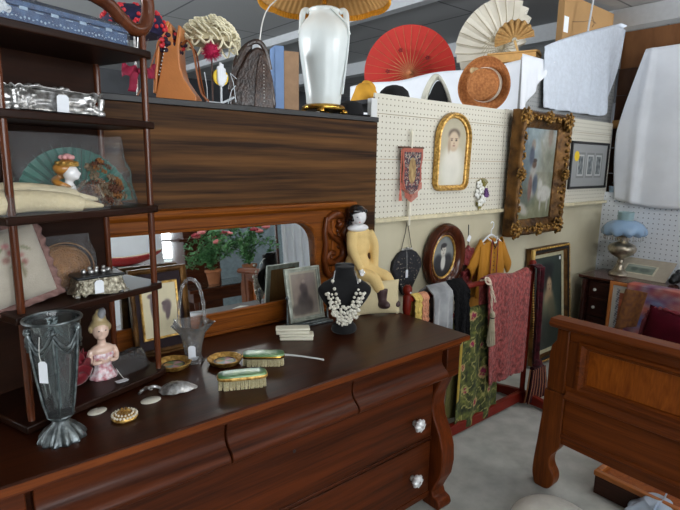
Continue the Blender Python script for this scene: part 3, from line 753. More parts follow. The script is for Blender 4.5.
obj('cover', mb, mat('cream_linen', rgb(204, 190, 152), .9, 0, .06, nscale=12, bump=.3, bscale=220), cu, merge=True)
mb = MB()
for c in ((-.10, .008), (.10, .008), (-.10, .148), (.10, .148)): mb.ball((c[0], 0, c[1]), .012, .007, .010, 10, 7)
obj('corner_tuft', mb, mat('cream_linen_tuft', rgb(206, 194, 160), .9), cu)

# ---- china doll
M_clay = mat('white_china', rgb(226, 226, 228), .18, 0, .02, coat=.6)
M_dollc = mat('yellowed_cotton', rgb(222, 192, 130), .9, 0, .06, nscale=15, bump=.3, bscale=150)
D0 = Vector((1.70, 1.89, .96))
dl = thing('doll', 'china-headed doll with black hair and yellow cotton body seated by the scroll', 'doll', D0 + Vector((-.012, 0, -.008))); dl.scale = (1.12, 1.1, 1.0)
def dp(x, y, z): return (x - D0.x, y - D0.y, z - D0.z)
mb = MB()
mb.ball(dp(1.712, 1.895, 1.19), .062, .036, .085); mb.ball(dp(1.708, 1.895, 1.11), .062, .042, .06); mb.ball(dp(1.712, 1.895, 1.25), .066, .034, .045)
def limb(pts, rr): mb.tube(smoothp([dp(*p) for p in pts], 5), [rr[0] + (rr[1] - rr[0]) * i / (5 * (len(pts) - 1)) for i in range(5 * (len(pts) - 1) + 1)], 12)
limb([(1.665, 1.885, 1.262), (1.648, 1.865, 1.20), (1.652, 1.84, 1.14), (1.668, 1.825, 1.09)], (.024, .017))
limb([(1.762, 1.885, 1.262), (1.785, 1.87, 1.20), (1.782, 1.86, 1.13), (1.775, 1.85, 1.08)], (.024, .017))
limb([(1.685, 1.89, 1.085), (1.695, 1.85, 1.06), (1.72, 1.80, 1.045), (1.73, 1.775, 1.00), (1.74, 1.77, .985)], (.036, .023))
limb([(1.735, 1.89, 1.085), (1.765, 1.85, 1.06), (1.80, 1.805, 1.04), (1.812, 1.785, 1.00), (1.815, 1.78, .975)], (.036, .023))
obj('body', mb, M_dollc, dl, remesh=.005)
mb = MB()
mb.ball(dp(1.703, 1.89, 1.283), .058, .034, .022); mb.tube([dp(1.70, 1.888, 1.28), dp(1.697, 1.885, 1.32)], .018, 12)
mb.ball(dp(1.694, 1.880, 1.340), .037, .038, .045); mb.ball(dp(1.684, 1.862, 1.322), .020, .018, .018); mb.ball(dp(1.676, 1.848, 1.334), .005, .006, .008)
obj('head', mb, M_clay, dl, remesh=.004, label='white glazed china head and shoulders')
mb = MB(); mb.ball(dp(1.698, 1.895, 1.362), .045, .042, .038)
for k in range(14):
    a = PI * (k / 13) * 1.35 - .55
    mb.ball(dp(1.698 + .036 * math.cos(a), 1.895 + .030 * math.sin(a), 1.335 + .02 * math.sin(k * 1.7)), .015, .015, .018, 8, 6)
for k in range(5): mb.ball(dp(1.660 + .016 * k, 1.866 - .004 * (2 - abs(k - 2)), 1.368), .012, .011, .011, 8, 6)
obj('hair', mb, mat('glazed_black', rgb(14, 14, 18), .15, 0, .1, coat=.7), dl, remesh=.004, label='black moulded curls')
mb = MB()
for sx in (-1, 1): mb.ball(dp(1.678 + sx * .011, 1.8505 + sx * .0 + (.004 if sx > 0 else .002), 1.342), .0042, .003, .0025, 8, 6)
obj('eyes', mb, mat('painted_eye', rgb(40, 60, 90), .3), dl)
obj('mouth', MB().ball(dp(1.676, 1.8465, 1.318), .0055, .002, .0022, 8, 6), mat('painted_lip', rgb(190, 80, 80), .3), dl)
mb = MB()
for x, y, z in ((1.668, 1.822, 1.083), (1.775, 1.846, 1.07)):
    mb.ball(dp(x, y, z), .012, .009, .016)
    for k in range(4): mb.tube([dp(x - .008 + .005 * k, y - .003, z - .008), dp(x - .008 + .0055 * k, y - .008, z - .026 + .003 * abs(k - 1.5))], [.0036, .0028], 6)
    mb.tube([dp(x + .010, y - .002, z), dp(x + .016, y - .008, z - .014)], [.0038, .003], 6)
obj('hands', mb, M_clay, dl)
M_boot = mat('brown_boot_leather', rgb(66, 46, 48), .4, 0, .15)
for i, (x, y, z) in enumerate(((1.742, 1.765, .965), (1.817, 1.775, .955))):
    mb = MB().tube([dp(x, y, z + .03), dp(x, y, z - .035)], [.028, .024], 12).ball(dp(x - .004, y - .016, z - .045), .023, .040, .023).ball(dp(x, y, z - .02), .02, .02, .03)
    obj('boot', mb, M_boot, dl, remesh=.004)

# ------------------------------------------------------------ goods on the whatnot
E1 = Vector((math.cos(math.radians(19.7)), math.sin(math.radians(19.7)), 0)); N1 = Vector((-E1.y, E1.x, 0))
RZ = math.radians(19.7)
def wl(x, y, k): return tuple(Vector((0.195, 1.545, TOPZ + SZ[k])) + E1 * x + N1 * y)
# shelf 5 (top): pale blue lace box in its wrapper
t = thing('lace_box', 'flat blue box with white lace border lying on the whatnot top shelf', 'box', wl(.195, .10, 4), (0, 0, RZ))
M_bluebox = mat('blue_box_card', rgb(24, 52, 92), .5, 0, .1, nscale=40, col2=rgb(52, 86, 126))
obj('base', MB().box(-.185, .185, -.10, .10, 0, .040), M_bluebox, t, bevel=.003)
mb = MB().box(-.187, .187, -.102, .102, .041, .056)
obj('lid', mb, M_bluebox, t, bevel=.003)
mb = MB()
for i in range(36): mb.ball((-.18 + i * .0103, -.1025, .016 + .002 * math.sin(i * 2.2)), .0030, .0012, .0025 + .001 * math.sin(i * 1.3), 6, 5)
for i in range(9): mb.box(-.17 + i * .04, -.15 + i * .04, -.1035, -.1022, .034, .036 + .006 * (i % 2))
obj('lace_border', mb, mat('pale_print', rgb(150, 170, 190), .6), t)
mb = MB().box(-.19, .19, -.106, .106, -.0, .064)
obj('wrapper', mb, M_film, t, bevel=.006)
t = single('net_bundle', 'crumpled white netting on the whatnot top shelf at far left', 'netting', MB().ball((0, 0, .03), .05, .04, .03, 24, 16), mat('white_net', rgb(200, 206, 212), .9, bump=.8, bscale=120), wl(.005, .03, 4), (0, 0, RZ), disp=.025, dscale=.02)
# shelf 4: silver casket
t = thing('jewel_casket', 'long embossed silver casket with white tag on the second whatnot shelf', 'casket', wl(.175, .085, 3), (0, 0, RZ))
mb = MB().grid(lambda u, v: ((.128 - .010 * math.sin(v * PI)) * (1 if 1 else 0) * math.copysign(min(1, abs(math.cos(2 * PI * u)) ** .25), math.cos(2 * PI * u)), (.058 - .006 * math.sin(v * PI)) * math.copysign(min(1, abs(math.sin(2 * PI * u)) ** .25), math.sin(2 * PI * u)), .008 + v * .052), 160, 24, True)
mb.v = [tuple(Vector(p) + Vector((p[0] / .13, p[1] / .06, 0)) * .008 * (noise.noise(Vector(p) * 60) + .6 * noise.noise(Vector(p) * 130))) for p in mb.v]
mb.f.append(tuple(range(160))[::-1]); mb.f.append(tuple(range(160 * 24, 160 * 25)))
obj('body', mb, M_silver, t)
for x in (-.122, .122):
    for y in (-.05, .05): obj('foot', MB().ball((x, y, .012), .014, .014, .013, 12, 8).tube([(x, y, .02), (x * 1.03, y * 1.06, .055)], [.007, .010], 8), M_silver, t)
def rim(u, v):
    a = 2 * PI * u; c, s_ = math.cos(a), math.sin(a)
    return ((.130 + .006 * v) * math.copysign(abs(c) ** .3, c), (.058 + .006 * v) * math.copysign(abs(s_) ** .3, s_), .060 + .006 * math.sin(a * 14) * .5 + .008 * v)
mb = MB().grid(rim, 140, 3, True)
obj('lid', MB().box(-.122, .122, -.052, .052, .060, .066), mat('dark_tarnish', rgb(50, 48, 46), .35, .8, .3, nscale=40), t, bevel=.004)
obj('gallery_rim', mb, M_silver, t, solid=.002)
mb = MB()
for k in range(11):
    mb.ball((-.06 + .012 * k, .0 + .01 * math.sin(k * 2), .073 + .004 * math.sin(k)), .010, .008, .007, 10, 7)
obj('finial', mb, M_silver, t)
price_tag(t, [(-.0, -.062, .062), (.0, -.070, .055), (.0, -.071, .052)], (-.005, -.071, .053), (.05, 0, 0), .034, .046)
# shelf 3: green fan, lady figurine with dried flowers, wrapped gloves
t = thing('folding_fan', 'open dark green folding fan in clear wrapping on the middle whatnot shelf', 'fan', wl(.285, .145, 2), (-.20, 0, RZ))
M_teal = mat('green_silk', rgb(22, 96, 82), .55, 0, .12, sheen=.1)
def fanf(u, v):
    a = PI * .98 * (1 - u) + .01; r = .03 + v * .162
    return (r * math.cos(a), .006 * ((int(u * 36) % 2) * 2 - 1) * v * .5, .006 + r * math.sin(a) * .93)
obj('leaf', MB().grid(fanf, 36, 6), M_teal, t, smooth=False, solid=.0015)
mb = MB()
for k in range(19): a = PI * .98 * k / 18 + .01; mb.tube([(0, -.004, .008), (.20 * math.cos(a), -.005, .008 + .19 * math.sin(a))], [.0016, .0011], 5)
obj('ribs', mb, mat('black_rib', rgb(20, 60, 52), .4), t)
t = thing('figurine', 'blonde lady bust figurine in gilt headdress with dried flowers on middle whatnot shelf', 'figurine', wl(.205, .075, 2), (0, 0, RZ - .35))
t.scale = (1.2, 1.2, 1.0)
mb = MB().ball((0, 0, .030), .030, .024, .030).ball((0, 0, .058), .018, .016, .022).tube([(0, 0, .06), (0.002, -.002, .09)], .010, 10).ball((.006, -.004, .105), .019, .020, .025).ball((.022, -.012, .103), .006, .005, .006).ball((.014, -.012, .094), .010, .010, .010)
obj('head', mb, M_clay, t, remesh=.003, label='pale painted face and neck')
mb = MB().ball((-.008, .004, .118), .024, .024, .020)
for k in range(12): a = k * .55; mb.ball((-.014 + .014 * math.cos(a), .004 + .018 * math.sin(a), .104 - .004 * k), .010, .010, .009, 8, 6)
obj('hair', mb, mat('golden_hair', rgb(176, 120, 50), .35, 0, .2, coat=.5), t, remesh=.003)
mb = MB().lathe([(.024, .124), (.027, .128), (.024, .134), (.014, .142), (0, .146)], 24, .0, 0)
for k in range(9): a = 2 * PI * k / 9; mb.ball((.022 * math.cos(a), .022 * math.sin(a), .134), .005, seg=8, rings=6)
obj('headdress', mb, M_gold, t)
mb = MB().ball((.002, .0, .152), .012, .010, .009)
for k in range(6): a = k * 1.05; mb.ball((.012 * math.cos(a), .010 * math.sin(a), .150), .007, seg=8, rings=6)
obj('rose', mb, mat('pink_rose', rgb(206, 150, 150), .6), t)
obj('gown', MB().lathe([(.0, 0), (.040, 0), (.042, .01), (.034, .03), (.022, .05), (.0, .052)], 30, rfn=lambda a, z: 1 + .06 * math.cos(a * 7)), mat('gold_ochre_glaze', rgb(150, 96, 40), .4, 0, .25), t)
random.seed(11)
def flowers(name, lab, cat, loc, rz, cols, n, sx, sy, sz, pr=.010, group=None):
    t = thing(name, lab, cat, loc, (0, 0, rz), group)
    per = [MB() for _ in cols]
    for i in range(n):
        u = random.random(); x, y = random.uniform(-sx, sx), random.uniform(-sy, sy); z = random.uniform(.01, sz) * (1 - .6 * abs(x / sx))
        m_ = per[i % len(cols)]; r0 = pr * random.uniform(.6, 1.2)
        for k in range(6):
            a = 2 * PI * k / 6 + i
            m_.ball((x + r0 * math.cos(a), y + r0 * math.sin(a) * .6 - .003, z + r0 * math.sin(a) * .8), r0 * .62, r0 * .3, r0 * .5, 7, 5, Euler((random.uniform(-1, 1), random.uniform(-1, 1), a)))
        m_.ball((x, y - .004, z), r0 * .4, seg=6, rings=5)
    for q, (m_, c) in enumerate(zip(per, cols)): obj(c[0], m_, mat(c[0] + '_tint', c[1], .8, 0, .2), t)
    return t
flowers('dried_flowers', 'cluster of brown and ochre dried flowers in front of the green fan', 'dried flowers', wl(.315, .075, 2), RZ, (('ochre_blossom', rgb(130, 84, 42)), ('brown_blossom', rgb(84, 46, 28)), ('grey_blossom', rgb(112, 96, 76))), 90, .062, .02, .165)
# plastic round the fan
def bagf(w, h, d, seed, lean=0):
    def f(u, v):
        a = 2 * PI * u
        x = w / 2 * math.copysign(abs(math.cos(a)) ** .5, math.cos(a)); y = d / 2 * math.copysign(abs(math.sin(a)) ** .7, math.sin(a)) * (1 - .75 * v * v)
        p = Vector((x * (1 - .1 * v), y + lean * v, h * v))
        n = noise.noise_vector(p * 22 + Vector((seed, 0, 0))) * .010
        return tuple(p + Vector((n.x, n.y * .8, n.z * .6 * (v > .05))))
    return MB().grid(f, 48, 14, True)
t = single('plastic_bag', 'crinkled clear plastic bag round the green fan on the middle shelf', 'plastic bag', bagf(.40, .22, .10, 3, .035), M_film, wl(.262, .115, 2), (0, 0, RZ), group='clear plastic bags')
t = thing('cloth_roll', 'long cream cloth rolls tapering to points in clear plastic, middle whatnot shelf', 'cloth', wl(.09, .02, 2), (0, 0, RZ - .06))
mb = MB()
def glove(dz, dy):
    pts = smoothp([(-.20, dy, .012 + dz), (-.12, dy, .030 + dz), (-.03, dy + .004, .034 + dz), (.06, dy, .026 + dz), (.11, dy - .002, .016 + dz)], 6)
    k = len(pts); mb.tube(pts, [.033 - .014 * abs(i / k - .3) for i in range(k)], 12, flat=1.0)
    mb.tube([(.08, dy, .022 + dz), (.13, dy - .004, .016 + dz), (.175, dy - .008, .009 + dz)], [.018, .013, .006], 10)
glove(0, 0); 
obj('roll', mb, mat('cream_kid_leather', rgb(206, 190, 154), .6, 0, .08, nscale=20, bump=.3), t, remesh=.004)
mb = MB(); glove(.018, .028)
obj('roll', mb, mat('cream_kid_leather_back', rgb(212, 198, 166), .6, 0, .08, nscale=20, bump=.3), t, remesh=.004)
mb = bagf(.44, .07, .11, 9); mb.xf(T(-.03, .0, .001), 0)
obj('wrapper', mb, M_film, t, label='clear plastic wrapping')
# shelf 2: floral pillow, wicker piece in plastic, silver box
t = thing('cushion', 'pale floral cushion with pink ruffled edge on the second lowest shelf', 'cushion', wl(.005, .05, 1), (-.22, -.16, RZ))
def fl(u, v):
    c = blobs((172, 164, 150), [(.62, .68, .035, .04, (140, 84, 84), .6), (.7, .62, .04, .03, (156, 108, 104), .6), (.55, .60, .035, .04, (136, 100, 92), .6), (.72, .52, .03, .04, (140, 90, 86), .6), (.64, .5, .07, .03, (112, 116, 88), .4), (.5, .72, .08, .02, (116, 120, 92), .4, .6), (.78, .7, .07, .02, (120, 122, 96), .4, -.7), (.68, .4, .02, .08, (126, 120, 96), .4), (.60, .78, .035, .035, (176, 120, 120), .4), (.35, .4, .05, .05, (168, 120, 116), .4)], 6, 8, 4)(u, v)
    return c
n_ = 30
def cp(u, v):
    a, b_ = u * 2 - 1, v * 2 - 1; e = max(0, (1 - abs(a) ** 2.4) * (1 - abs(b_) ** 2.4)) ** .55
    return (a * .13, -.04 * e, .012 + .10 + b_ * .10)
paint(cp, fl, 'front_cover', M_fabpaint, t, 40, 40)
obj('back_cover', MB().grid(lambda u, v: (cp(u, v)[0], -cp(u, v)[1], cp(u, v)[2]), 20, 20), mat('pale_cover', rgb(170, 162, 146), .9), t)
def ruf(u, v):
    s = u * 4; k = int(s) % 4; f = s - int(s); C4 = [(-1, -1), (1, -1), (1, 1), (-1, 1)]; p, q = C4[k], C4[(k + 1) % 4]
    x, z = p[0] + (q[0] - p[0]) * f, p[1] + (q[1] - p[1]) * f
    return (x * (.13 + .018 * v), .007 * math.sin(u * 2 * PI * 30) * v, .112 + z * (.10 + .018 * v))
obj('ruffle', MB().grid(ruf, 320, 3, True), mat('dusty_pink_frill', rgb(126, 96, 90), .9), t, solid=.001)
t = thing('straw_purse', 'round brown woven straw purse in clear plastic behind the silver box', 'purse', wl(.21, .13, 1), (-.18, 0, RZ))
obj('body', MB().ball((0, 0, .072), .085, .03, .070, 30, 18), mat('brown_straw', rgb(140, 96, 52), .8, 0, .25, nscale=30, bump=.9, bscale=160), t)
mb = MB()
for k in range(4): 
    r = .03 + .017 * k; mb.tube([(r * math.cos(2 * PI * i / 30) * 1.15, -.03 * math.sqrt(max(0, 1 - (r / .09) ** 2)) - .001, .072 + r * .93 * math.sin(2 * PI * i / 30)) for i in range(30)], .002, 5, True)
obj('braid', mb, mat('tan_straw_braid', rgb(138, 98, 56), .8), t)
mb = bagf(.22, .17, .09, 5); obj('wrapper', mb, M_film, t, label='clear plastic wrapping')
t = thing('jewel_box', 'small footed pierced silver jewel box with dark lid and white tag', 'jewel box', wl(.245, .03, 1), (0, 0, RZ - .28))
mb = MB().grid(lambda u, v: ((.068 + .012 * (1 - v) ** 3) * math.copysign(abs(math.cos(2 * PI * u)) ** .3, math.cos(2 * PI * u)), (.040 + .010 * (1 - v) ** 3) * math.copysign(abs(math.sin(2 * PI * u)) ** .3, math.sin(2 * PI * u)), .006 + v * .046 + (.005 * math.sin(u * 2 * PI * 18) if v < .05 else 0)), 160, 16, True)
mb.v = [tuple(Vector(p) + Vector((p[0] / .07, p[1] / .045, 0)) * .004 * noise.noise(Vector(p) * 130)) for p in mb.v]
mb.f.append(tuple(range(160 * 16, 160 * 17)))
obj('body', mb, mat('pierced_silver', rgb(112, 104, 88), .3, .85, nscale=90, col2=rgb(206, 200, 180), bump=.6, bscale=180), t)
obj('lid', MB().box(-.070, .070, -.042, .042, .053, .062), mat('dark_tin', rgb(58, 60, 62), .35, .7), t, bevel=.004)
for x in (-.07, .07):
    for y in (-.04, .04): obj('foot', MB().ball((x, y, .005), .008, .008, .005, 8, 6), M_silver, t)
mb = MB()
for k in range(5): mb.ball((-.036 + k * .018, .012 * (-1) ** k * .5, .068), .008, seg=10, rings=7)
for k in range(3): mb.ball((-.02 + k * .02, 0, .078), .006, seg=10, rings=7)
obj('finial', mb, M_silver, t, label='row of small silver balls')
price_tag(t, [(-.01, -.043, .056), (-.01, -.052, .05)], (-.012, -.053, .05), (.06, 0, 0), .026, .040)
# shelf 1 (bottom): half doll, red fan, plastic
t = thing('half_doll', 'porcelain lady bust in pink flowered bodice with grey-blonde piled hair', 'figurine', wl(.285, .09, 0), (0, 0, RZ - .25))
mb = MB().ball((0, 0, .095), .040, .024, .022).ball((0, -.002, .070), .030, .024, .03).tube([(0, 0, .10), (0, 0, .14)], [.015, .012], 12).ball((-.002, -.003, .162), .026, .027, .033).ball((-.006, -.022, .146), .014, .010, .012).ball((-.006, -.031, .157), .0035, .004, .006)
for s in (-1, 1): mb.tube(smoothp([(s * .034, 0, .100), (s * .042, -.006, .080), (s * .034, -.022, .062), (s * .012, -.030, .066)]), [.010 - .0003 * i for i in range(13)], 10)
obj('body', mb, mat('flesh_porcelain', rgb(222, 190, 172), .22, 0, .02, coat=.5), t, remesh=.003)
mb = MB().ball((0, .006, .178), .030, .030, .024).ball((0, .008, .200), .022, .022, .020).ball((0, .006, .218), .012, .012, .014)
for k in range(10): a = PI * (k / 9) ; mb.ball((.028 * math.cos(a), .006 + .016 * math.sin(a), .168), .009, .010, .014, 8, 6)
obj('hair', mb, mat('ash_blonde_glaze', rgb(172, 152, 112), .3, 0, .15, coat=.4), t, remesh=.003)
obj('plume', MB().ball((.004, .0, .215), .013, .018, .022, 12, 8, Euler((.3, .3, 0))), mat('grey_plume', rgb(140, 142, 146), .5), t)
mb = MB()
for s in (-1, 1): mb.ball((s * .0105 - .005, -.0275, .167), .0032, .0018, .0018, 8, 6)
obj('eyes', mb, mat('eye_paint', rgb(50, 46, 60), .3), t)
obj('mouth', MB().ball((-.006, -.0295, .146), .004, .002, .0018, 8, 6), mat('lip_paint', rgb(184, 60, 64), .3), t)
mb = MB().lathe([(0, 0), (.042, 0), (.045, .006), (.034, .02), (.026, .04), (.030, .062), (.038, .08), (.034, .088), (0, .084)], 40, scal=(1, .75), rfn=lambda a, z: 1 + .05 * math.cos(a * 8))
obj('bodice', mb, mat('pink_flowered_glaze', rgb(190, 110, 122), .3, 0, nscale=70, col2=rgb(226, 218, 222), coat=.5), t)
price_tag(t, [(.03, -.03, .03), (.035, -.06, .01), (.04, -.085, .004)], (.03, -.085, .0015), (1.5, 0, 0), .038, .026)
t = thing('feather_fan', 'crumpled dark red cloth rose beside the porcelain lady', 'cloth flower', wl(.20, .10, 0), (0, 0, RZ))
M_red = mat('dark_red_silk', rgb(112, 16, 30), .5, 0, .2, sheen=.4)
mb = MB()
for k in range(16):
    a = k * 2.4; r = .012 + .0022 * k
    def pet(u, v, a=a, r=r): 
        th = a + (u - .5) * 1.5; rr = r + .014 * v
        return (rr * math.cos(th), rr * math.sin(th) * .7, .055 + .045 * v * (1.2 - r * 12) + .015 * math.cos((u - .5) * 5) - .0012 * k)
    mb.grid(pet, 8, 4)
mb.ball((0, 0, .04), .04, .03, .038)
obj('petals', mb, M_red, t, solid=.001)
t = single('plastic_bag', 'clear plastic bag crumpled at the right end of the bottom whatnot shelf', 'plastic bag', bagf(.15, .055, .12, 21), M_film, wl(.375, .10, 0), (0, 0, RZ), group='clear plastic bags')

# ------------------------------------------------------------ goods on the wardrobe top
CZ = 1.826
# tan leather bag
t = thing('leather_bag', 'tan leather shoulder bag seen from its side on the wardrobe', 'bag', (.875, 2.10, CZ), (0, 0, -.62))
M_tan = mat('tan_leather', rgb(190, 118, 62), .4, 0, .1, nscale=8, coat=.25, bump=.1, bscale=120)
M_tand = mat('tan_leather_strap', rgb(140, 80, 40), .45, 0, .1)
side_p = [(-.080, 0), (.080, 0), (.084, .02), (.062, .05), (.035, .09), (.022, .14), (.020, .20), (.034, .285), (.022, .292), (.006, .21), (.0, .215), (-.008, .295), (-.024, .27), (-.038, .20), (-.05, .13), (-.07, .05)]
obj('gusset', MB().prism(side_p, 'Y', -.02, .10), M_tan, t, bevel=.008, seg=3)
obj('flap', MB().prism([(-.050, .22), (-.022, .265), (-.010, .30), (-.020, .305), (-.04, .27), (-.064, .215), (-.08, .10), (-.086, .03), (-.074, .03), (-.066, .10)], 'Y', -.026, .106), M_tan, t, bevel=.003)
mb = MB().tube(smoothp([(-.04, -.024, .24), (-.060, -.03, .20), (-.10, -.032, .10), (-.135, -.035, .03), (-.16, -.03, .004)]), .011, 10, flat=.25)
obj('strap', mb, M_tand, t)
mb = MB().tube(smoothp([(.03, -.0, .22), (.055, -.01, .235), (.075, -.01, .20), (.085, 0, .12), (.10, .0, .04), (.125, .02, .008)]), .010, 10, flat=.3)
mb.tube(smoothp([(.05, .04, .22), (.075, .05, .20), (.09, .05, .10), (.11, .03, .01)]), .010, 10, flat=.3)
obj('strap', mb, M_tand, t)
mb = MB()
for k in range(9): mb.ball((-.058 + k * .0035, -.029, .10 + k * .013), .0028, seg=6, rings=5)
obj('stitching', mb, M_string, t)
# beaded hat on a stand behind the whatnot
flowers_t = thing('beaded_hat', 'navy hat covered with red bead blossoms, behind the whatnot top', 'hat', (.74, 2.16, CZ))
mb = MB().lathe([(.0, .245), (.10, .245), (.115, .26), (.118, .285), (.10, .32), (.06, .345), (0, .352)], 40)
obj('crown', mb, mat('navy_felt', rgb(26, 24, 58), .9, 0, .2), flowers_t)
random.seed(2); mb = MB(); m2 = MB(); m4 = MB()
for k in range(110):
    a = random.uniform(0, 2 * PI); h = random.random(); z = .25 + .10 * h; r = .118 * math.sqrt(max(0, 1 - (h * .98) ** 3)) + .003
    c = Vector((r * math.cos(a), r * math.sin(a), z))
    mb.ball(c, .008, seg=7, rings=5)
for cx, cz, R in ((.15, .21, .042), (-.10, .20, .035), (.13, .25, .03), (.10, .225, .03)):
    for k in range(22):
        a = random.uniform(0, 2 * PI); q = random.uniform(0, R)
        (mb if k % 2 else (m2 if cx > 0 else m4)).ball((cx + q * math.cos(a), -.05 + random.uniform(-.02, .02), cz + q * math.sin(a)), .012, .009, .010, 7, 5)
obj('bead_blossoms', mb, mat('coral_red_bead', rgb(196, 40, 50), .5, 0, .2), flowers_t)
M_np = mat('navy_petal', rgb(34, 18, 40), .8, 0, .2); obj('dark_petals', m2, M_np, flowers_t); obj('dark_petals', m4, M_np, flowers_t)
mb = MB().lathe([(.05, 0), (.05, .004), (.006, .01), (.004, .02), (.004, .245)], 16)
for k in range(3): a = k * 2.1 + .4; mb.tube([(0, 0, .17), (.05 * math.cos(a), .05 * math.sin(a), .20), (.07 * math.cos(a), .07 * math.sin(a), .247)], .002, 6)
obj('stand', mb, M_silver, flowers_t)
t = thing('ribbon_bow', 'sheer dark pink ribbon bow tied to the hat stand behind the whatnot', 'ribbon', (.735, 2.11, CZ + .05))
M_tul = mat('dark_pink_tulle', rgb(142, 26, 58), .8, 0, .2)
mb = MB()
for s in (-1, 1): mb.grid(lambda u, v, s=s: (s * (.006 + .058 * u), .012 * math.sin(u * 7 + v * 3), .055 + (v - .5) * (.016 + .045 * u) + .006 * math.sin(u * 9)), 10, 6)
mb.grid(lambda u, v: (-.015 - .02 * u + (v - .5) * .03, .008 * math.sin(u * 6), .05 - .075 * u), 8, 5)
mb.ball((0, 0, .055), .010)
obj('bow', mb, M_tul, t, solid=.0012)
# crochet hat on stand with pompom
t = thing('crochet_hat', 'cream looped ribbon hat on a slim stand', 'hat', (1.045, 2.12, CZ))
random.seed(8); mb = MB()
for k in range(150):
    a = random.uniform(0, 2 * PI); h = random.random() ** .8; R = .112 * math.sqrt(max(.02, 1 - h ** 2)); z = .225 + .12 * h + .008 * math.sin(a * 3)
    pts = []
    for i in range(9):
        b_ = PI * i / 8; pts.append(((R + .022 * math.sin(b_)) * math.cos(a + (i - 4) * .055), (R + .022 * math.sin(b_)) * math.sin(a + (i - 4) * .055), z + .018 * math.sin(b_ * 1.0 + 1) - .01))
    mb.tube(pts, .0045, 6)
for k in range(14):
    a = 2 * PI * k / 14; mb.tube([((.105 + .012 * math.sin(PI * i / 8)) * math.cos(a + (i - 4) * .07), (.105 + .012 * math.sin(PI * i / 8)) * math.sin(a + (i - 4) * .07), .235 - .048 * math.sin(PI * i / 8) * (1 + .3 * math.sin(k * 2))) for i in range(9)], .005, 6)
obj('ribbon_loops', mb, mat('cream_ribbon', rgb(232, 224, 194), .7, 0, .05), t)
obj('cap', MB().lathe([(.105, .22), (.10, .26), (.07, .305), (0, .322)], 30), mat('cream_cap', rgb(196, 184, 150), .8), t); t.scale = (.92, .92, .80); t.location.z += .075
obj('stand', MB().lathe([(.045, -.09), (.045, -.086), (.006, -.08), (.004, -.07), (.004, .25), (.03, .262), (0, .27)], 16), mat('brown_stand', rgb(70, 44, 34), .4), t)
t = thing('feather_pompom', 'fluffy magenta feather pompom hanging under the cream hat', 'pompom', (1.0, 2.03, CZ + .205))
mb = MB(); random.seed(4)
for k in range(420):
    d = Vector((random.gauss(0, 1), random.gauss(0, 1), random.gauss(0, 1))).normalized(); L_ = random.uniform(.032, .046)
    mb.tube([d * .008, d * L_ + Vector((0, 0, -.004))], [.0016, .0003], 4)
mb.ball((0, 0, 0), .028)
obj('feathers', mb, mat('magenta_feather', rgb(168, 16, 66), .8, 0, .2), t)
obj('cord', MB().tube([(0, 0, .03), (.03, .06, .10)], .003, 6), mat('brown_cord', rgb(80, 30, 40), .8), t)
t = thing('glove_display', 'white glove and yellow disc on a white wire stand', 'display stand', (1.075, 2.10, CZ))
mb = MB().lathe([(0, 0), (.034, 0), (.036, .003), (.034, .006), (0, .006)], 36).xf(T(0, .004, .118, rx=PI / 2), 0)
obj('disc', mb, mat('bright_yellow_card', rgb(222, 186, 22), .5, 0, .03), t)
mb = MB()
for k, (dx, h) in enumerate(((-.016, .06), (-.005, .078), (.006, .072), (.016, .055))): mb.tube([(dx * .8, -.004, .10), (dx, -.006, .10 + h)], [.008, .005], 8)
mb.ball((0, -.004, .105), .020, .007, .028); mb.tube([(.016, -.004, .10), (.026, -.006, .13)], [.006, .0045], 8)
obj('glove', mb, M_white, t, remesh=.003)
mb = MB().tube([(0, 0, .10), (0, 0, .003)], .005, 8).tube([(-.08, -.02, .008), (0, 0, .010), (.09, .03, .05)], .005, 8).tube([(-.05, .03, .004), (-.065, .0, .07), (-.075, 0, .13)], .0018, 6)
mb.tube([(.07, 0, .02), (.06, 0, .10), (.045, 0, .14), (.09, .02, .12)], .0018, 6).tube([(.03, 0, .004), (.05, 0, .07), (.07, 0, .09)], .0018, 6).box(-.04, .04, -.02, .02, 0, .004)
obj('stand', mb, mat('white_wire', rgb(206, 214, 220), .4), t)
# brown crocodile handbag
t = thing('handbag', 'dark brown crocodile handbag with gathered sides on the wardrobe', 'bag', (1.245, 2.12, CZ), (0, 0, -.5))
M_croc = mat('brown_crocodile', rgb(34, 22, 17), .3, 0, nscale=40, col2=rgb(62, 42, 33), coat=.4, bump=.5, bscale=90)
prof = [(-.105, 0), (.095, 0), (.10, .02), (.085, .13), (.060, .225), (.035, .26), (.01, .262), (-.03, .23), (-.075, .15), (-.10, .06)]
obj('body', MB().prism(prof, 'Y', -.045, .05), M_croc, t, bevel=.012, seg=3)
mb = MB().prism([(.0, .0), (.09, .0), (.078, .13), (.055, .215), (.03, .235), (.012, .16)], 'Y', -.056, -.044)
obj('front_panel', mb, mat('brown_crocodile_panel', rgb(44, 28, 22), .35, 0, nscale=60, col2=rgb(78, 54, 42), coat=.3, bump=.6, bscale=140), t, bevel=.004)
obj('handle', MB().tube(smoothp([(-.085, -.02, .12), (-.075, -.03, .20), (-.03, -.035, .262), (.02, -.035, .285), (.055, -.03, .25), (.075, -.02, .17)]), .011, 10, flat=.5), M_croc, t)
mb = MB()
for k in range(12): mb.ball((.045, -.0575, .03 + k * .014), .0024, seg=6, rings=5)
obj('stitching', mb, M_string, t)
obj('flap', MB().prism([(-.098, .06), (-.07, .15), (-.025, .235), (.0, .265), (-.035, .26), (-.09, .17), (-.112, .08)], 'Y', -.05, .055), M_croc, t, bevel=.004)
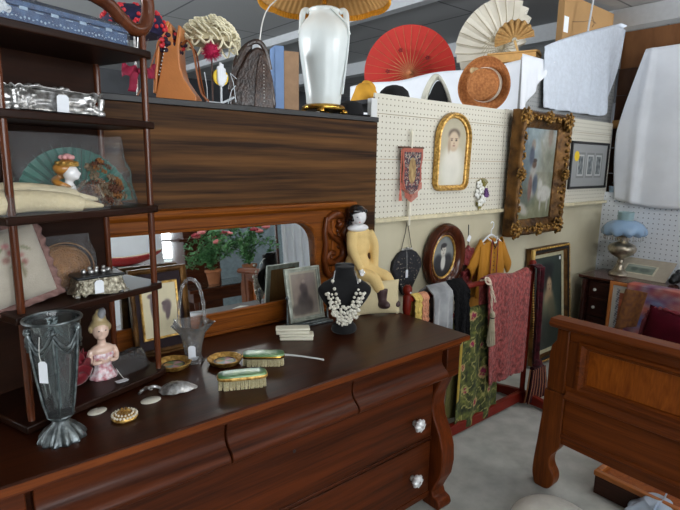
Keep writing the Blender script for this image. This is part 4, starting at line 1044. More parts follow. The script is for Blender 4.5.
# blue backed shallow box
t = thing('display_box', 'shallow blue-backed box standing on edge beside the white lamp', 'box', (1.415, 2.12, CZ), (0, 0, -.30))
obj('back', MB().box(-.055, -.012, -.03, .06, 0, .29), mat('pale_blue_card', rgb(104, 134, 178), .6, 0, .04), t, bevel=.002)
mk = mat('brown_card', rgb(150, 118, 88), .7, 0, .1)
obj('tray', MB().box(-.0115, .06, -.03, -.024, 0, .27).box(-.0115, .06, .054, .06, 0, .27).box(-.0115, .06, -.024, .054, 0, .006).box(-.0115, .06, -.024, .054, .264, .27).box(-.0115, -.006, -.024, .054, .006, .264), mk, t, smooth=False)
# lamp
t = thing('table_lamp', 'tall white ceramic table lamp with gold pleated shade on the wardrobe', 'lamp', (1.655, 2.13, CZ)); t.scale = (1.06, 1.06, 1)
mb = MB().lathe([(0, .02), (.10, .02), (.105, .026), (.105, .036), (.098, .044), (.088, .05), (0, .05)], 48)
for k in range(4):
    a = PI / 4 + k * PI / 2; mb.ball((.098 * math.cos(a), .098 * math.sin(a), .014), .020, .020, .014, 12, 8)
obj('foot', mb, M_brass, t)
M_cer = mat('white_glazed_ceramic', rgb(214, 222, 222), .3, 0, .01, coat=.25)
mb = MB().lathe([(0, .05), (.078, .05), (.082, .06), (.085, .10), (.096, .18), (.110, .27), (.118, .34), (.119, .37), (.112, .41), (.092, .445), (.078, .46), (.070, .475), (.070, .49), (.074, .498), (.068, .503), (.04, .503), (0, .503)], 64, rfn=lambda a, z: 1 + (.022 * max(0, math.cos((a * 4) + .6)) ** 3 if .07 < z < .46 else 0))
obj('body', mb, M_cer, t)
for s, nm in ((1, 'a'), (-1, 'b')):
    ax = (.77, -.64)
    pts = [(s * r * ax[0], s * r * ax[1], z) for r, z in ((.070, .492), (.088, .497), (.100, .48), (.103, .44), (.105, .405), (.112, .385))]
    obj('handle', MB().tube(smoothp(pts), .010, 10, flat=1.4), M_cer, t)
obj('swag', MB().tube(smoothp([(-.02, -.075, .49), (.02, -.085, .46), (.05, -.105, .42), (.06, -.106, .36), (.055, -.098, .25), (.045, -.085, .10)]), .005, 8), M_cer, t)
mb = MB().lathe([(.022, .503), (.024, .51), (.016, .52), (.010, .525), (.010, .60), (.006, .61), (.006, .775)], 20)
obj('socket', mb, M_brass, t)
def shade(u, v):
    a = 2 * PI * u; r = .30 - .105 * v - .03 * math.sin(v * PI) + .0022 * math.cos(a * 60)
    return (r * math.cos(a), r * math.sin(a), .555 - .006 * abs(math.sin(a * 5)) * (1 - v) + .24 * v)
def shade_mat():
    m, nt, b = new_mat('gold_pleated_silk')
    b.inputs['Base Color'].default_value = rgb(196, 148, 84); b.inputs['Roughness'].default_value = .8
    out = nt.nodes['Material Output']; tl = nt.nodes.new('ShaderNodeBsdfTranslucent'); tl.inputs['Color'].default_value = rgb(216, 170, 110)
    mx = nt.nodes.new('ShaderNodeMixShader'); mx.inputs[0].default_value = .5
    nt.links.new(b.outputs[0], mx.inputs[1]); nt.links.new(tl.outputs[0], mx.inputs[2]); nt.links.new(mx.outputs[0], out.inputs['Surface']); return m
sh = obj('shade', MB().grid(shade, 480, 12, True), shade_mat(), t)
def fr(u, v):
    a = 2 * PI * u; r = .302 + .004 * math.cos(a * 120)
    return (r * math.cos(a), r * math.sin(a), .558 - .006 * abs(math.sin(a * 5)) - .03 * v)
obj('fringe', MB().grid(fr, 480, 2, True), mat('gold_fringe', rgb(206, 146, 30), .7, 0, .15, nscale=60), sh)
obj('finial', MB().tube([(0, 0, .775), (0, 0, .80)], .008, 10).ball((0, 0, .805), .014), M_brass, t)
mb = MB()
for k in range(3): a = 2 * PI * k / 3; mb.tube([(0, 0, .77), (.19 * math.cos(a), .19 * math.sin(a), .79)], .002, 6)
obj('harp', mb, M_brass, t)
obj('cord', MB().tube(smoothp([(-.10, -.1, .0025), (-.20, .02, .003), (-.262, .10, .05), (-.27, .12, .2), (-.265, .13, .36), (-.22, .12, .50), (-.12, .02, .58), (-.02, 0, .57)]), .0028, 8), M_string, t)
# black hat and yellow cap at the wardrobe's right end
t = thing('felt_hat', 'soft black hat lying at the right end of the wardrobe top', 'hat', (1.86, 2.16, CZ), (0, 0, .2))
M_bf = mat('black_felt', rgb(16, 16, 19), .95, 0, .2, bump=.2)
obj('brim', MB().lathe([(.04, .0), (.125, .008), (.128, .013), (.05, .016)], 40, scal=(.75, .9), rfn=lambda a, z: 1 + .05 * math.sin(a * 3)), M_bf, t)
obj('crown', MB().lathe([(.075, .012), (.072, .04), (.062, .075), (.03, .088), (0, .09)], 40, scal=(.95, 1)), M_bf, t)

# ------------------------------------------------------------ hats and parasols behind the wall top
struct('trim_6', MB().box(1.95, 3.48, 2.112, 2.50, 1.905, 1.93), m_far, smooth=False)
t = thing('knitted_cap', 'yellow cap with a folded peak on the shelf behind the pegboard', 'hat', (2.035, 2.24, 1.93), (0, 0, -.5))
M_yel = mat('mustard_felt', rgb(206, 152, 46), .85, 0, .1, nscale=14, bump=.2)
obj('crown', MB().lathe([(.075, 0), (.078, .01), (.066, .05), (.05, .085), (.03, .10), (0, .104)], 36, rfn=lambda a, z: 1 + .06 * math.sin(a * 3 + z * 40)), M_yel, t)
obj('peak', MB().ball((.02, -.01, .085), .045, .02, .028, 16, 10, Euler((0, .5, 0))), M_yel, t)
t = single('felt_hat', 'small black domed hat behind the pegboard, left of the white-edged hat', 'hat', MB().lathe([(.10, 0), (.098, .03), (.085, .065), (.055, .09), (.02, .10), (0, .10)], 36, rfn=lambda a, z: 1 + .04 * math.sin(a * 2)), M_bf, (2.27, 2.24, 1.945))
t = thing('bicorne_hat', 'black upright hat edged with a broad cream band behind the pegboard', 'hat', (2.62, 2.22, 1.93), (0, 0, -.55))
arch = [(-.105, 0), (-.095, .07), (-.070, .14), (-.035, .198), (-.005, .212), (.025, .19), (.065, .125), (.095, .05), (.105, 0)]
arc2 = [(x * .66 + .01, z * .80) for x, z in arch]
def dome(ar, y0, dy): 
    S = smoothp([(x, 0, z) for x, z in ar], 4)
    return lambda u, v: (S[min(len(S) - 1, int(round(u * (len(S) - 1))))][0] * (1 - .2 * v), y0 + dy * v, S[min(len(S) - 1, int(round(u * (len(S) - 1))))][2] * (1 - .25 * v))
obj('crown', MB().grid(dome(arc2, -.035, .09), 32, 5).prism([(p.x, p.z) for p in smoothp([(x, 0, z) for x, z in arc2])], 'Y', -.034, -.02), M_bf, t)
S1 = smoothp([(x, 0, z) for x, z in arch]); S2 = smoothp([(x * .70 + .01, 0, z * .84) for x, z in arch])
mb = MB().grid(lambda u, v: (lambda p: (p[0], -.045 + .05 * abs(v - .5) + .01 * math.sin(u * 6), p[2]))(S1[int(round(u * (len(S1) - 1)))] * (1 - v) + S2[int(round(u * (len(S1) - 1)))] * v), 32, 6)
obj('band', mb, mat('cream_felt_band', rgb(206, 204, 190), .85, 0, .05), t, solid=.006)
# straw hat
t = thing('straw_hat', 'orange-brown straw hat with pale ribbon propped on the pegboard edge', 'hat', (3.12, 2.20, 2.128))
mx = T(0, 0, 0, rx=1.66, ry=.0, rz=-1.32, s=1.12)
M_straw = mat('orange_straw', rgb(158, 92, 44), .7, 0, nscale=60, col2=rgb(196, 128, 70), bump=.7, bscale=200)
def brim(u, v):
    a = 2 * PI * u; r = .098 + .066 * v; return (r * math.cos(a), r * math.sin(a) * 1.0, .012 * math.sin(a * 2) * v + .045 * v * v)
obj('brim', MB().grid(brim, 60, 8, True).xf(mx, 0), M_straw, t, solid=.004)
obj('crown', MB().lathe([(.100, .0), (.096, .06), (.090, .085), (.07, .098), (0, .10)], 44).xf(mx, 0), M_straw, t)
obj('ribbon', MB().open_lathe([(.1025, .006), (.1005, .040), (.0975, .040), (.0995, .006)], 44).xf(mx, 0), mat('ivory_ribbon', rgb(232, 226, 210), .6), t)
mb = MB()
for k in range(9): mb.ball((-.05 + .012 * math.cos(k * 1.9), .075 + .010 * math.sin(k * 1.9) + .006 * (k % 3), .045 + .012 * (k % 3)), .017, .013, .012, 9, 6)
obj('rosette', mb.xf(mx, 0), mat('beige_flower', rgb(190, 162, 120), .8, 0, .15), t)

# white cloth over the display partition (runs back into the shop)
def hang(p0, p1, ztop, zbot, amp, fr, nu=90, nv=24, seed=0, sag=0):
    d = Vector((p1[0] - p0[0], p1[1] - p0[1], 0)); Lh = d.length; e = d / Lh; nn = Vector((-e.y, e.x, 0))
    zt = ztop if callable(ztop) else (lambda u: ztop); zb = zbot if callable(zbot) else (lambda u: zbot)
    def f(u, v):
        x = Vector((p0[0], p0[1], 0)) + d * u
        off = amp * v * (math.sin(u * fr * 2 * PI + seed) + .5 * math.sin(u * fr * 4.3 + seed * 2 + v * 2)) + .006 * noise.noise(Vector((u * 9 + seed, v * 5, seed)))
        x = x + nn * off; z = zt(u) + (zb(u) - zt(u)) * v
        return (x.x, x.y, z)
    return MB().grid(f, nu, nv)
mb = hang((3.655, 4.25), (3.655, 2.19), lambda u: 2.365 + .012 * math.sin(u * 14), lambda u: 1.75, .022, 6, 160, 20)
mb.grid(lambda u, v: (3.46 + .42 * u, 2.150 - .012 * v * (1 + math.sin(u * 20)), 2.372 - .002 * u + (1.93 + .44 * u ** .9 - 2.372) * v), 40, 16)
single('white_cloth', 'long white cloth draped over the display behind the wall, under the parasols', 'cloth', mb, M_sheet, solid=.003, merge=True)
# second, lacier cloth thrown over the grey pegboard
def c2(u, v):
    x = 3.74 + (5.02 - 3.74) * u
    zt = 2.46 + (2.80 - 2.46) * min(1, u / .9) ** .9
    zb = 2.02 + (0 if u < .72 else ((u - .72) / .28) ** 3 * .76)
    z = zt + (zb - zt) * v
    y = 2.145 - .018 * v * (math.sin(u * 26) + .6 * math.sin(u * 47 + 1)) * (.3 + .7 * v) - .02 * v - .008 * noise.noise(Vector((u * 12, v * 8, 3)))
    return (x, y, z)
mb = MB().grid(c2, 110, 40)
mb.grid(lambda u, v: (3.74 + 1.28 * u + .12 * v, 2.145 + .012 * v, 2.46 + .34 * min(1, u / .9) ** .9 + .04 * v), 40, 6)
single('lace_tablecloth', 'white textured tablecloth hanging over the tall grey pegboard right of the parasols', 'cloth', mb, mat('white_brocade', rgb(206, 214, 226), .85, 0, .05, nscale=30, bump=.5, bscale=70), solid=.003, merge=True)
# red parasol
def parasol(name, lab, loc, rot, R, n, m_paper, m_rib, depth, handle_len, m_handle, scallop=0.0, pleat=0.0, covers=True):
    t = thing(name, lab, 'parasol', loc, rot)
    def f(u, v):
        a = 2 * PI * u; k = abs(((u * n) % 1) - .5) * 2        # 1 at ribs, 0 between
        r = R * v * (1 - scallop * (1 - k) * v); z = depth * (1 - v * v) - pleat * (1 - k) * v * R
        return (r * math.cos(a), r * math.sin(a), z)
    obj('canopy', MB().grid(f, n * 8, 12, True), m_paper, t, smooth=False, solid=.0012)
    mb = MB()
    for k in range(n):
        a = 2 * PI * k / n
        mb.tube([(r * math.cos(a), r * math.sin(a), depth * (1 - (r / R) ** 2) - .004) for r in (.02, R * .35, R * .7, R * .99)], [.003, .0028, .0022, .0018], 5)
        mb.tube([(.012 * math.cos(a), .012 * math.sin(a), depth - .16), (R * .5 * math.cos(a), R * .5 * math.sin(a), depth * .75 - .004)], .0022, 5)
    obj('ribs', mb, m_rib, t)
    obj('runner', MB().lathe([(.010, depth - .19), (.022, depth - .175), (.022, depth - .15), (.010, depth - .135)], 16), m_rib, t)
    obj('tip', MB().lathe([(.014, depth - .02), (.02, depth - .01), (.012, depth + .02), (0, depth + .03)], 16), m_rib, t)
    if handle_len: obj('handle', MB().tube([(0, 0, depth + .02), (0, 0, depth - handle_len)], .007, 10), m_handle, t)
    return t
M_redp = mat('red_oiled_paper', rgb(206, 46, 36), .6, 0, .06, nscale=5)
M_bam = mat('bamboo', rgb(206, 130, 84), .5, 0, .1)
# facing the aisle: local +z points away from the photographer
def look_rot(d):   # euler so that local -z points along d
    return Vector(d).to_track_quat('-Z', 'Y').to_euler()
t = parasol('red_parasol', 'open red paper parasol with bamboo ribs behind the long white cloth', (3.99, 3.73, 2.475), look_rot((-.68, -.72, -.10)), .455, 32, M_redp, M_bam, .03, .0, M_bam)
for o_ in t.children:
    pass
mb = MB()
for k, (x, y) in enumerate(((-.17, .15), (.10, .22), (.22, .02))):
    for q in range(5): a = q * 1.256; mb.ball((x + .014 * math.cos(a), y + .014 * math.sin(a), .006), .010, .007, .002, 8, 5, Euler((0, 0, a)))
obj('painted_blossom', mb, mat('dark_red_ink', rgb(120, 24, 34), .7), t)
M_paper = mat('white_paper', rgb(230, 225, 212), .75, 0, .04, nscale=8)
t = parasol('paper_parasol', 'open cream paper parasol with deep pleats beside the tan boxes', (3.80, 2.66, 2.62), look_rot((-.90, -.06, .26)), .34, 22, M_paper, mat('pale_rib', rgb(176, 164, 138), .6), .20, .0, M_bam, scallop=.10, pleat=.10)
t = thing('raffia_fan', 'tan pleated raffia fan in front of the cream parasol', 'fan', (3.69, 2.37, 2.50), look_rot((-.80, -.55, .05)))
def rf(u, v):
    a = -.3 + 3.3 * u; r = .02 + .12 * v
    return (r * math.cos(a) * 1.05, r * math.sin(a) * 1.1 + .03, .02 * math.sin(u * 60) * v)
obj('leaf', MB().grid(rf, 90, 5), mat('raffia', rgb(182, 142, 86), .8, 0, .15, nscale=60, bump=.5), t, solid=.0015)
obj('handle', MB().tube([(0, .03, 0), (-.06, -.13, 0)], .009, 8), mat('raffia_handle', rgb(196, 158, 100), .7), t)
M_tanbox = mat('kraft_card', rgb(196, 150, 88), .7, 0, .08)
t = thing('kraft_box', 'small tan folded box under the cream parasol', 'box', (3.80, 2.34, 2.374), (0, 0, .35))
obj('body', MB().box(-.10, .12, -.10, .26, 0, .062), M_tanbox, t, bevel=.004)
obj('lid', MB().prism([(-.105, .063), (.125, .063), (.125, .075), (.01, .092), (-.105, .075)], 'Y', -.105, .265), M_tanbox, t, bevel=.003)
t = single('tan_wrapping', 'flat tan paper packet leaning left of the small tan box', 'packet', MB().box(-.03, .03, -.26, .0, 0, .05), mat('tan_paper', rgb(206, 168, 108), .7, 0, .1), (3.73, 2.66, 2.374), (0, 0, .12), bevel=.006)
# carton
t = thing('carton', 'large brown cardboard carton standing high at the top right', 'carton', (5.86, 2.9, 2.302))
M_card = mat('cardboard', rgb(158, 122, 78), .8, 0, .06, nscale=3)
obj('body', MB().box(-.70, .60, -.12, -.05, 0, .96), M_card, t, bevel=.004)
obj('flap', MB().box(.605, .64, -.11, -.05, .02, .95), mat('dark_card_edge', rgb(24, 22, 22), .8), t, smooth=False)
obj('tape', MB().box(-.69, -.60, -.1215, -.1205, .60, .75), M_white, t, smooth=False); obj('tape', MB().box(.40, .50, -.1215, -.1205, .80, .88), M_white, t, smooth=False)
obj('scuff', MB().tube(smoothp([(-.52, -.121, .72), (-.3, -.121, .76), (-.12, -.121, .80), (-.02, -.121, .79)]), .004, 6).tube([(-.12, -.121, .84), (-.06, -.121, .78), (-.10, -.121, .74)], .005, 6), mat('grey_mark', rgb(112, 88, 62), .8), t)
single('white_pole', 'thin white pole rising in front of the cardboard carton', 'pole', MB().tube([(0, 0, 0), (.16, 0, .95)], .009, 10), m_rail, (5.25, 2.62, 2.30))
# white sheet on the right wall
def c3(u, v):
    y = 1.99 - 1.15 * u; zt = 2.56 + .01 * u
    if u < .06: zt = 2.56 - (0.06 - u) / .06 * .18
    zb = 1.30 - .05 * min(1, u * 4)
    yo = .045 * math.exp(-((v - .35) / .4) ** 2) * (1 - u) * (1 if u < .4 else 0) * 0
    x = 4.86 - .012 * v * (math.sin(u * 8) + .6 * math.sin(u * 19 + 1)) - .03 * math.exp(-((u - .13) / .035) ** 2) * (.4 + .6 * v)
    y += -.07 * max(0, 1 - u * 5) * max(0, 1 - v * 2.2) + .045 * max(0, 1 - u * 6) * math.sin(v * PI)
    return (x, y, zt + (zb - zt) * v)
single('white_sheet', 'large plain white sheet pinned on the right hand wall', 'sheet', MB().grid(c3, 110, 40), M_sheet, solid=.003)
t = thing('plastic_tub', 'small pale blue tub with black bits inside, on the wall corner ledge', 'tub', (4.905, 2.02, 1.3605))
obj('body', MB().lathe([(0, 0), (.038, 0), (.045, .055), (.041, .055), (.035, .006), (0, .006)], 24), mat('pale_blue_plastic', rgb(150, 176, 200), .35), t)
obj('contents', MB().tube([(.02 * math.cos(i), .02 * math.sin(i), .035 + .006 * i) for i in range(9)], .009, 8), M_black, t)

# ------------------------------------------------------------ things hanging on the wall
WY = 2.087
def banner():
    t = thing('hand_screen', 'beaded red and gold hand banner on a white rod, pegboard left side', 'hand banner', (2.25, WY - .02, 1.23))
    obj('rod', MB().tube([(-.105, 0, .452), (.105, 0, .452)], .006, 8), mat('dark_rod', rgb(84, 62, 48), .5), t)
    mb = MB().lathe([(.0, 0), (.010, .004), (.011, .03), (.010, .13), (.012, .14), (.007, .15), (.006, .40), (.008, .43), (.006, .50), (.009, .53), (.005, .55), (0, .56)], 14)
    obj('handle', mb, mat('ivory_handle', rgb(220, 214, 196), .4), t)
    out = [(-.085, .448), (-.088, .40), (-.076, .34), (-.082, .27), (-.06, .215), (-.03, .20), (0.0, .165), (.03, .20), (.06, .215), (.082, .27), (.076, .34), (.088, .40), (.085, .448)]
    def shape(u, v):
        z = .165 + .283 * v
        # half width from outline
        R = [p for p in out if p[0] >= 0]; R.sort(key=lambda p: p[1])
        w = R[-1][0]
        for i in range(len(R) - 1):
            if R[i][1] <= z <= R[i + 1][1]: f = (z - R[i][1]) / (R[i + 1][1] - R[i][1] + 1e-9); w = R[i][0] + (R[i + 1][0] - R[i][0]) * f; break
        w = max(w, .004)
        return ((u - .5) * 2 * w, -.013, z)
    def col(u, v):
        e = min(u, 1 - u, v * .9 + .02, 1.02 - v)
        if e < .09: return (150, 60, 54) if int((u + v) * 40) % 2 else (178, 110, 84)
        dx, dz = (u - .5), (v - .55); r = math.hypot(dx * 1.3, dz)
        if r < .26: 
            n = noise.noise(Vector((u * 9, v * 9, 2))); return (158 + 50 * n, 130 + 50 * n, 84 + 40 * n)
        s = noise.noise(Vector((abs(u - .5) * 13 + 1, v * 15, 4)))
        return (44, 40, 56) if abs(s) > .14 else ((176, 166, 150) if s > 0 else (128, 50, 52))
    paint(shape, col, 'beadwork', M_fabpaint, t, 40, 60, solid=.004)
    mb = MB()
    for k in range(22):
        u = k / 21; x = -.085 + .17 * u; z = .165 + .05 * abs(u - .5) * 2 + (.03 if abs(u - .5) > .35 else 0)
        mb.tube([(x, -.012, z + .01), (x + .002, -.012, z - .028)], .0024, 5)
    obj('fringe', mb, mat('coral_fringe', rgb(196, 110, 92), .8), t)
    mb = MB().tube([(-.09, -.01, .44), (-.094, -.012, .30), (-.092, -.012, .24)], .003, 6)
    for k in range(8): mb.tube([(-.092, -.012, .24), (-.10 + .003 * k, -.012, .15)], .0022, 5)
    obj('tassel', mb, mat('pink_tassel', rgb(214, 122, 104), .8), t)
banner()
# arched baby portrait
t = thing('baby_portrait', 'faded portrait of a baby in white in an arched gilt frame', 'picture', (2.63, WY, 1.43), (.03, 0, 0))
def archp(w, h, r, n=14):
    o = rrect(-w / 2, w / 2, 0, h, r, 4)[:10]      # bottom right, then replaced top
    P = []
    for i in range(7): a = -PI / 2 + PI / 2 * i / 6; P.append((w / 2 - r + r * math.cos(a), r + r * math.sin(a)))
    for i in range(1, 8): P.append((w / 2, r + (h - w / 2 - r) * i / 8))
    for i in range(25): a = PI * i / 24; P.append((w / 2 * math.cos(a), h - w / 2 + w / 2 * math.sin(a) * 1.0))
    for i in range(1, 8): P.append((-w / 2, h - w / 2 - (h - w / 2 - r) * i / 8))
    for i in range(7): a = PI + PI / 2 * i / 6; P.append((-w / 2 + r + r * math.cos(a), r + r * math.sin(a)))
    for i in range(1, 6): P.append((-w / 2 + r + (w - 2 * r) * i / 6, 0))
    return P
ap = [(x, z + .028) for x, z in archp(.262, .415, .03)]
fo = obj('frame', MB().sweep(ap, [(-.004, -.012), (0, -.020), (.010, -.022), (.018, -.036), (.027, -.034), (.032, -.016), (.032, 0), (-.004, 0)]), M_gold, t)
def arch_pt(u, v):
    z = .028 + .415 * v; w = .131
    if v * .415 > .415 - .131: w = math.sqrt(max(.0004, .131 ** 2 - (v * .415 - .284) ** 2))
    return ((u - .5) * 2 * w, -.010, z)
bl = [(.5, .70, .60, .30, (176, 168, 144), .8), (.52, .22, .46, .30, (206, 204, 192), .5), (.52, .42, .30, .14, (212, 208, 196), .6), (.52, .755, .20, .085, (84, 70, 60), .35), (.52, .66, .195, .145, (196, 176, 150), .22), (.52, .555, .12, .04, (186, 166, 142), .5), (.61, .675, .038, .014, (74, 60, 52), .4), (.44, .675, .034, .013, (78, 62, 54), .4), (.61, .70, .05, .007, (110, 90, 76), .5), (.44, .70, .045, .007, (110, 90, 76), .5), (.53, .63, .026, .012, (158, 132, 112), .5), (.53, .595, .045, .010, (140, 98, 88), .5), (.36, .60, .05, .10, (164, 142, 118), .6)]
def bbg(u, v): return (176 - 26 * v, 170 - 26 * v, 148 - 26 * v)
def arch_col(u, v):
    w = arch_pt(u, v)[0]; return blobs(bbg, bl, 4, 6, 2)(.5 + w / .262, v)
paint(arch_pt, arch_col, 'portrait', M_paintg, t, 60, 90)
obj('backing', MB().prism(ap, 'Y', -.009, -.001), mat('grey_backing', rgb(90, 80, 66), .8), t, smooth=False)
# artificial flower sprig
t = thing('flower_sprig', 'small spray of white and purple cloth flowers pinned below the pegboard right', 'flowers', (2.975, WY + .0015, 1.36))
mb = MB(); m2 = MB(); m3 = MB()
for k, (x, z, r) in enumerate(((-.03, .10, .030), (-.045, .04, .034), (.01, .0, .034), (-.02, .065, .03), (-.03, -.02, .028))):
    for q in range(5): a = q * 1.256 + k; mb.ball((x + r * .6 * math.cos(a), -.01 - .004 * k, z + r * .6 * math.sin(a)), r * .5, .006, r * .42, 9, 6, Euler((0, -a, 0)))
for k, (x, z, r) in enumerate(((.035, .055, .022), (.05, .03, .02), (.03, .03, .018))):
    for q in range(6): a = q * 1.05; m2.ball((x + r * .6 * math.cos(a), -.022, z + r * .6 * math.sin(a)), r * .5, .006, r * .35, 8, 6, Euler((0, -a, 0)))
for k in range(14): a = -1.2 + k * .22; m3.tube([(0, -.002, 0), (.04 * math.sin(a), -.008, .04 + .09 * math.cos(a * .6)), (.06 * math.sin(a), -.012, .09 * math.cos(a * .5) + .05)], .0022, 5)
m3.tube([(-.01, -.004, 0), (-.02, -.006, -.073)], .003, 6)
for k in range(5): m3.ball((-.035 + .014 * k, -.008, -.035 - .007 * (k % 2)), .012, .003, .026, 8, 5, Euler((0, (k - 2) * .4, 0)))
obj('white_petals', mb, mat('white_petal', rgb(226, 226, 220), .7), t); obj('purple_petals', m2, mat('purple_petal', rgb(92, 54, 110), .7, 0, .2), t); obj('stems', m3, mat('olive_stem', rgb(130, 122, 60), .8, 0, .2), t)
# ornate gilt frame with painting
t = thing('ornate_painting', 'pastoral painting in a deep ornate carved gilt frame', 'painting', (3.57, WY - .028, 1.085), (.02, 0, 0))
M_oldg = mat('worn_gilt_relief', rgb(84, 60, 28), .42, .7, nscale=40, col2=rgb(172, 130, 66), bump=.2)
W_, H_ = .70, .885
pth = rect_path(-W_ / 2 + .10, W_ / 2 - .10, .10, H_ - .10, 40)
prof = [(-.018, -.024), (-.014, -.032), (-.004, -.034), (.004, -.040), (.016, -.046), (.030, -.052), (.044, -.070), (.060, -.086), (.074, -.092), (.086, -.084), (.094, -.066), (.098, -.04), (.096, 0), (-.018, 0)]
fr_ = obj('frame', MB().sweep(pth, prof, .006, 26), M_goldd, t)
obj('inner_slip', MB().sweep(rect_path(-W_ / 2 + .082, W_ / 2 - .082, .082, H_ - .082, 4), [(-.006, -.026), (-.004, -.036), (.006, -.044), (.012, -.046), (.014, -.052), (.034, -.064), (.036, -.060), (.012, -.03)]), M_gold, fr_)
random.seed(12)
def shellorn(mb, cx, cz, R, yb):
    for q in range(9):
        a = 2 * PI * q / 9 + .2; mb.ball((cx + R * .62 * math.cos(a), yb - .006, cz + R * .62 * math.sin(a)), R * .40, .016, R * .20, 10, 7, Euler((0, -a, 0)))
    mb.ball((cx, yb - .014, cz), R * .30, .018, R * .30, 12, 8)
    for q in range(6):
        a = 2 * PI * q / 6; pts = [(cx + (R * .9 + R * .25 * k / 8) * math.cos(a + k * .12), yb + .004, cz + (R * .9 + R * .25 * math.sin(k)) * math.sin(a + k * .12)) for k in range(7)]
        mb.tube(pts, [.008 - .0008 * k for k in range(7)], 7)
for cx in (-W_ / 2 + .055, W_ / 2 - .055):
    for cz in (.055, H_ - .055): mb = MB(); shellorn(mb, cx, cz, .062, -.078); obj('corner_shell', mb, M_oldg, fr_, angle=60)
for cx, cz in ((0, .045), (0, H_ - .045), (-W_ / 2 + .045, H_ / 2), (W_ / 2 - .045, H_ / 2)): mb = MB(); shellorn(mb, cx, cz, .046, -.084); obj('centre_shell', mb, M_oldg, fr_, angle=60)
mb = MB()
def vine(p0, p1, n):
    for k in range(n):
        f = (k + .5) / n; x = p0[0] + (p1[0] - p0[0]) * f; z = p0[1] + (p1[1] - p0[1]) * f; a = f * 40
        mb.ball((x + .012 * math.sin(a), -.088, z + .012 * math.cos(a)), .018, .011, .009, 9, 6, Euler((0, a, 0)))
        mb.ball((x - .016 * math.sin(a), -.074, z - .016 * math.cos(a)), .012, .009, .008, 8, 6, Euler((0, a + 1, 0)))
a_, c_ = W_ / 2 - .045, .05
vine((-a_, c_), (a_, c_), 22); vine((-a_, H_ - c_), (a_, H_ - c_), 22); vine((-a_, c_), (-a_, H_ - c_), 28); vine((a_, c_), (a_, H_ - c_), 28)
obj('leaf_relief', mb, M_oldg, fr_, angle=60)
def sky(u, v):
    if v > .52: k = (v - .45) / .55; return (150 - 10 * k, 162 + 2 * k, 164 + 6 * k) if u > .2 else (116, 138, 154)
    return (112, 118, 84)
bl = [(.15, .55, .22, .30, (96, 116, 126), .6), (.75, .80, .22, .16, (168, 168, 156), .7), (.8, .62, .25, .15, (132, 136, 116), .6), (.45, .18, .6, .16, (128, 130, 92), .5), (.25, .30, .25, .12, (92, 104, 92), .6), (.6, .42, .25, .12, (150, 150, 128), .6),
      (.42, .44, .085, .17, (164, 160, 150), .3, .1), (.42, .60, .055, .04, (104, 74, 56), .3), (.42, .635, .06, .02, (70, 52, 44), .3), (.36, .36, .05, .13, (128, 88, 76), .3), (.48, .40, .06, .10, (70, 84, 104), .4), (.36, .78, .05, .06, (150, 132, 116), .3), (.34, .68, .06, .09, (74, 86, 108), .4),
      (.74, .30, .19, .085, (196, 194, 184), .25), (.62, .38, .06, .06, (190, 188, 176), .3), (.60, .43, .03, .035, (180, 176, 164), .3), (.66, .20, .022, .08, (176, 172, 160), .3), (.84, .20, .022, .08, (170, 168, 156), .3), (.78, .88, .06, .10, (140, 120, 100), .5), (.62, .72, .03, .14, (150, 150, 132), .5, .6),
      (.2, .16, .16, .05, (176, 170, 156), .4, -.3), (.12, .40, .05, .12, (60, 78, 82), .5)]
paint(lambda u, v: (-.272 + .544 * u, -.022, .078 + .729 * v), (lambda g: (lambda u, v: [x * .90 + (sum(g(u, v)) / 3 - x) * .25 for x in g(u, v)]))(blobs(sky, bl, 18, 11, 8)), 'canvas', M_paint, t, 90, 120)
obj('stretcher', MB().box(-.28, .28, -.021, -.002, .07, .815), mat('raw_canvas_back', rgb(120, 100, 74), .8), t, smooth=False)
# black framed set of three small prints
t = thing('framed_prints', 'black framed grey panel of three small prints with a yellow round sticker', 'picture', (4.505, WY, 1.40), (.0, 0, 0))
obj('frame', MB().sweep(rect_path(-.33, .33, .012, .38, 2), [(-.010, -.004), (-.008, -.016), (.008, -.016), (.012, -.008), (.012, 0), (-.010, 0)]), M_black, t, angle=30)
def tri(u, v):
    for k, cx in enumerate((.26, .52, .76)):
        if abs(u - cx) < .085 and abs(v - .5) < .24:
            if abs(u - cx) > .065 or abs(v - .5) > .20: return (186, 188, 186)
            n = noise.noise(Vector((u * 26, v * 12, k * 3))); return (104 + 60 * n, 110 + 60 * n, 112 + 60 * n)
        if abs(u - cx) < .105 and abs(v - .5) < .29: return (120, 122, 122)
    return (146, 148, 148)
paint(lambda u, v: (-.325 + .65 * u, -.006, .015 + .362 * v), tri, 'prints', M_paintg, t, 110, 60)
obj('sticker', MB().lathe([(0, 0), (.042, 0), (.042, .001), (0, .001)], 30).xf(T(-.235, -.0065, .27, rx=PI / 2), 0), mat('yellow_sticker', rgb(226, 190, 20), .5, 0, .02), t, smooth=False)
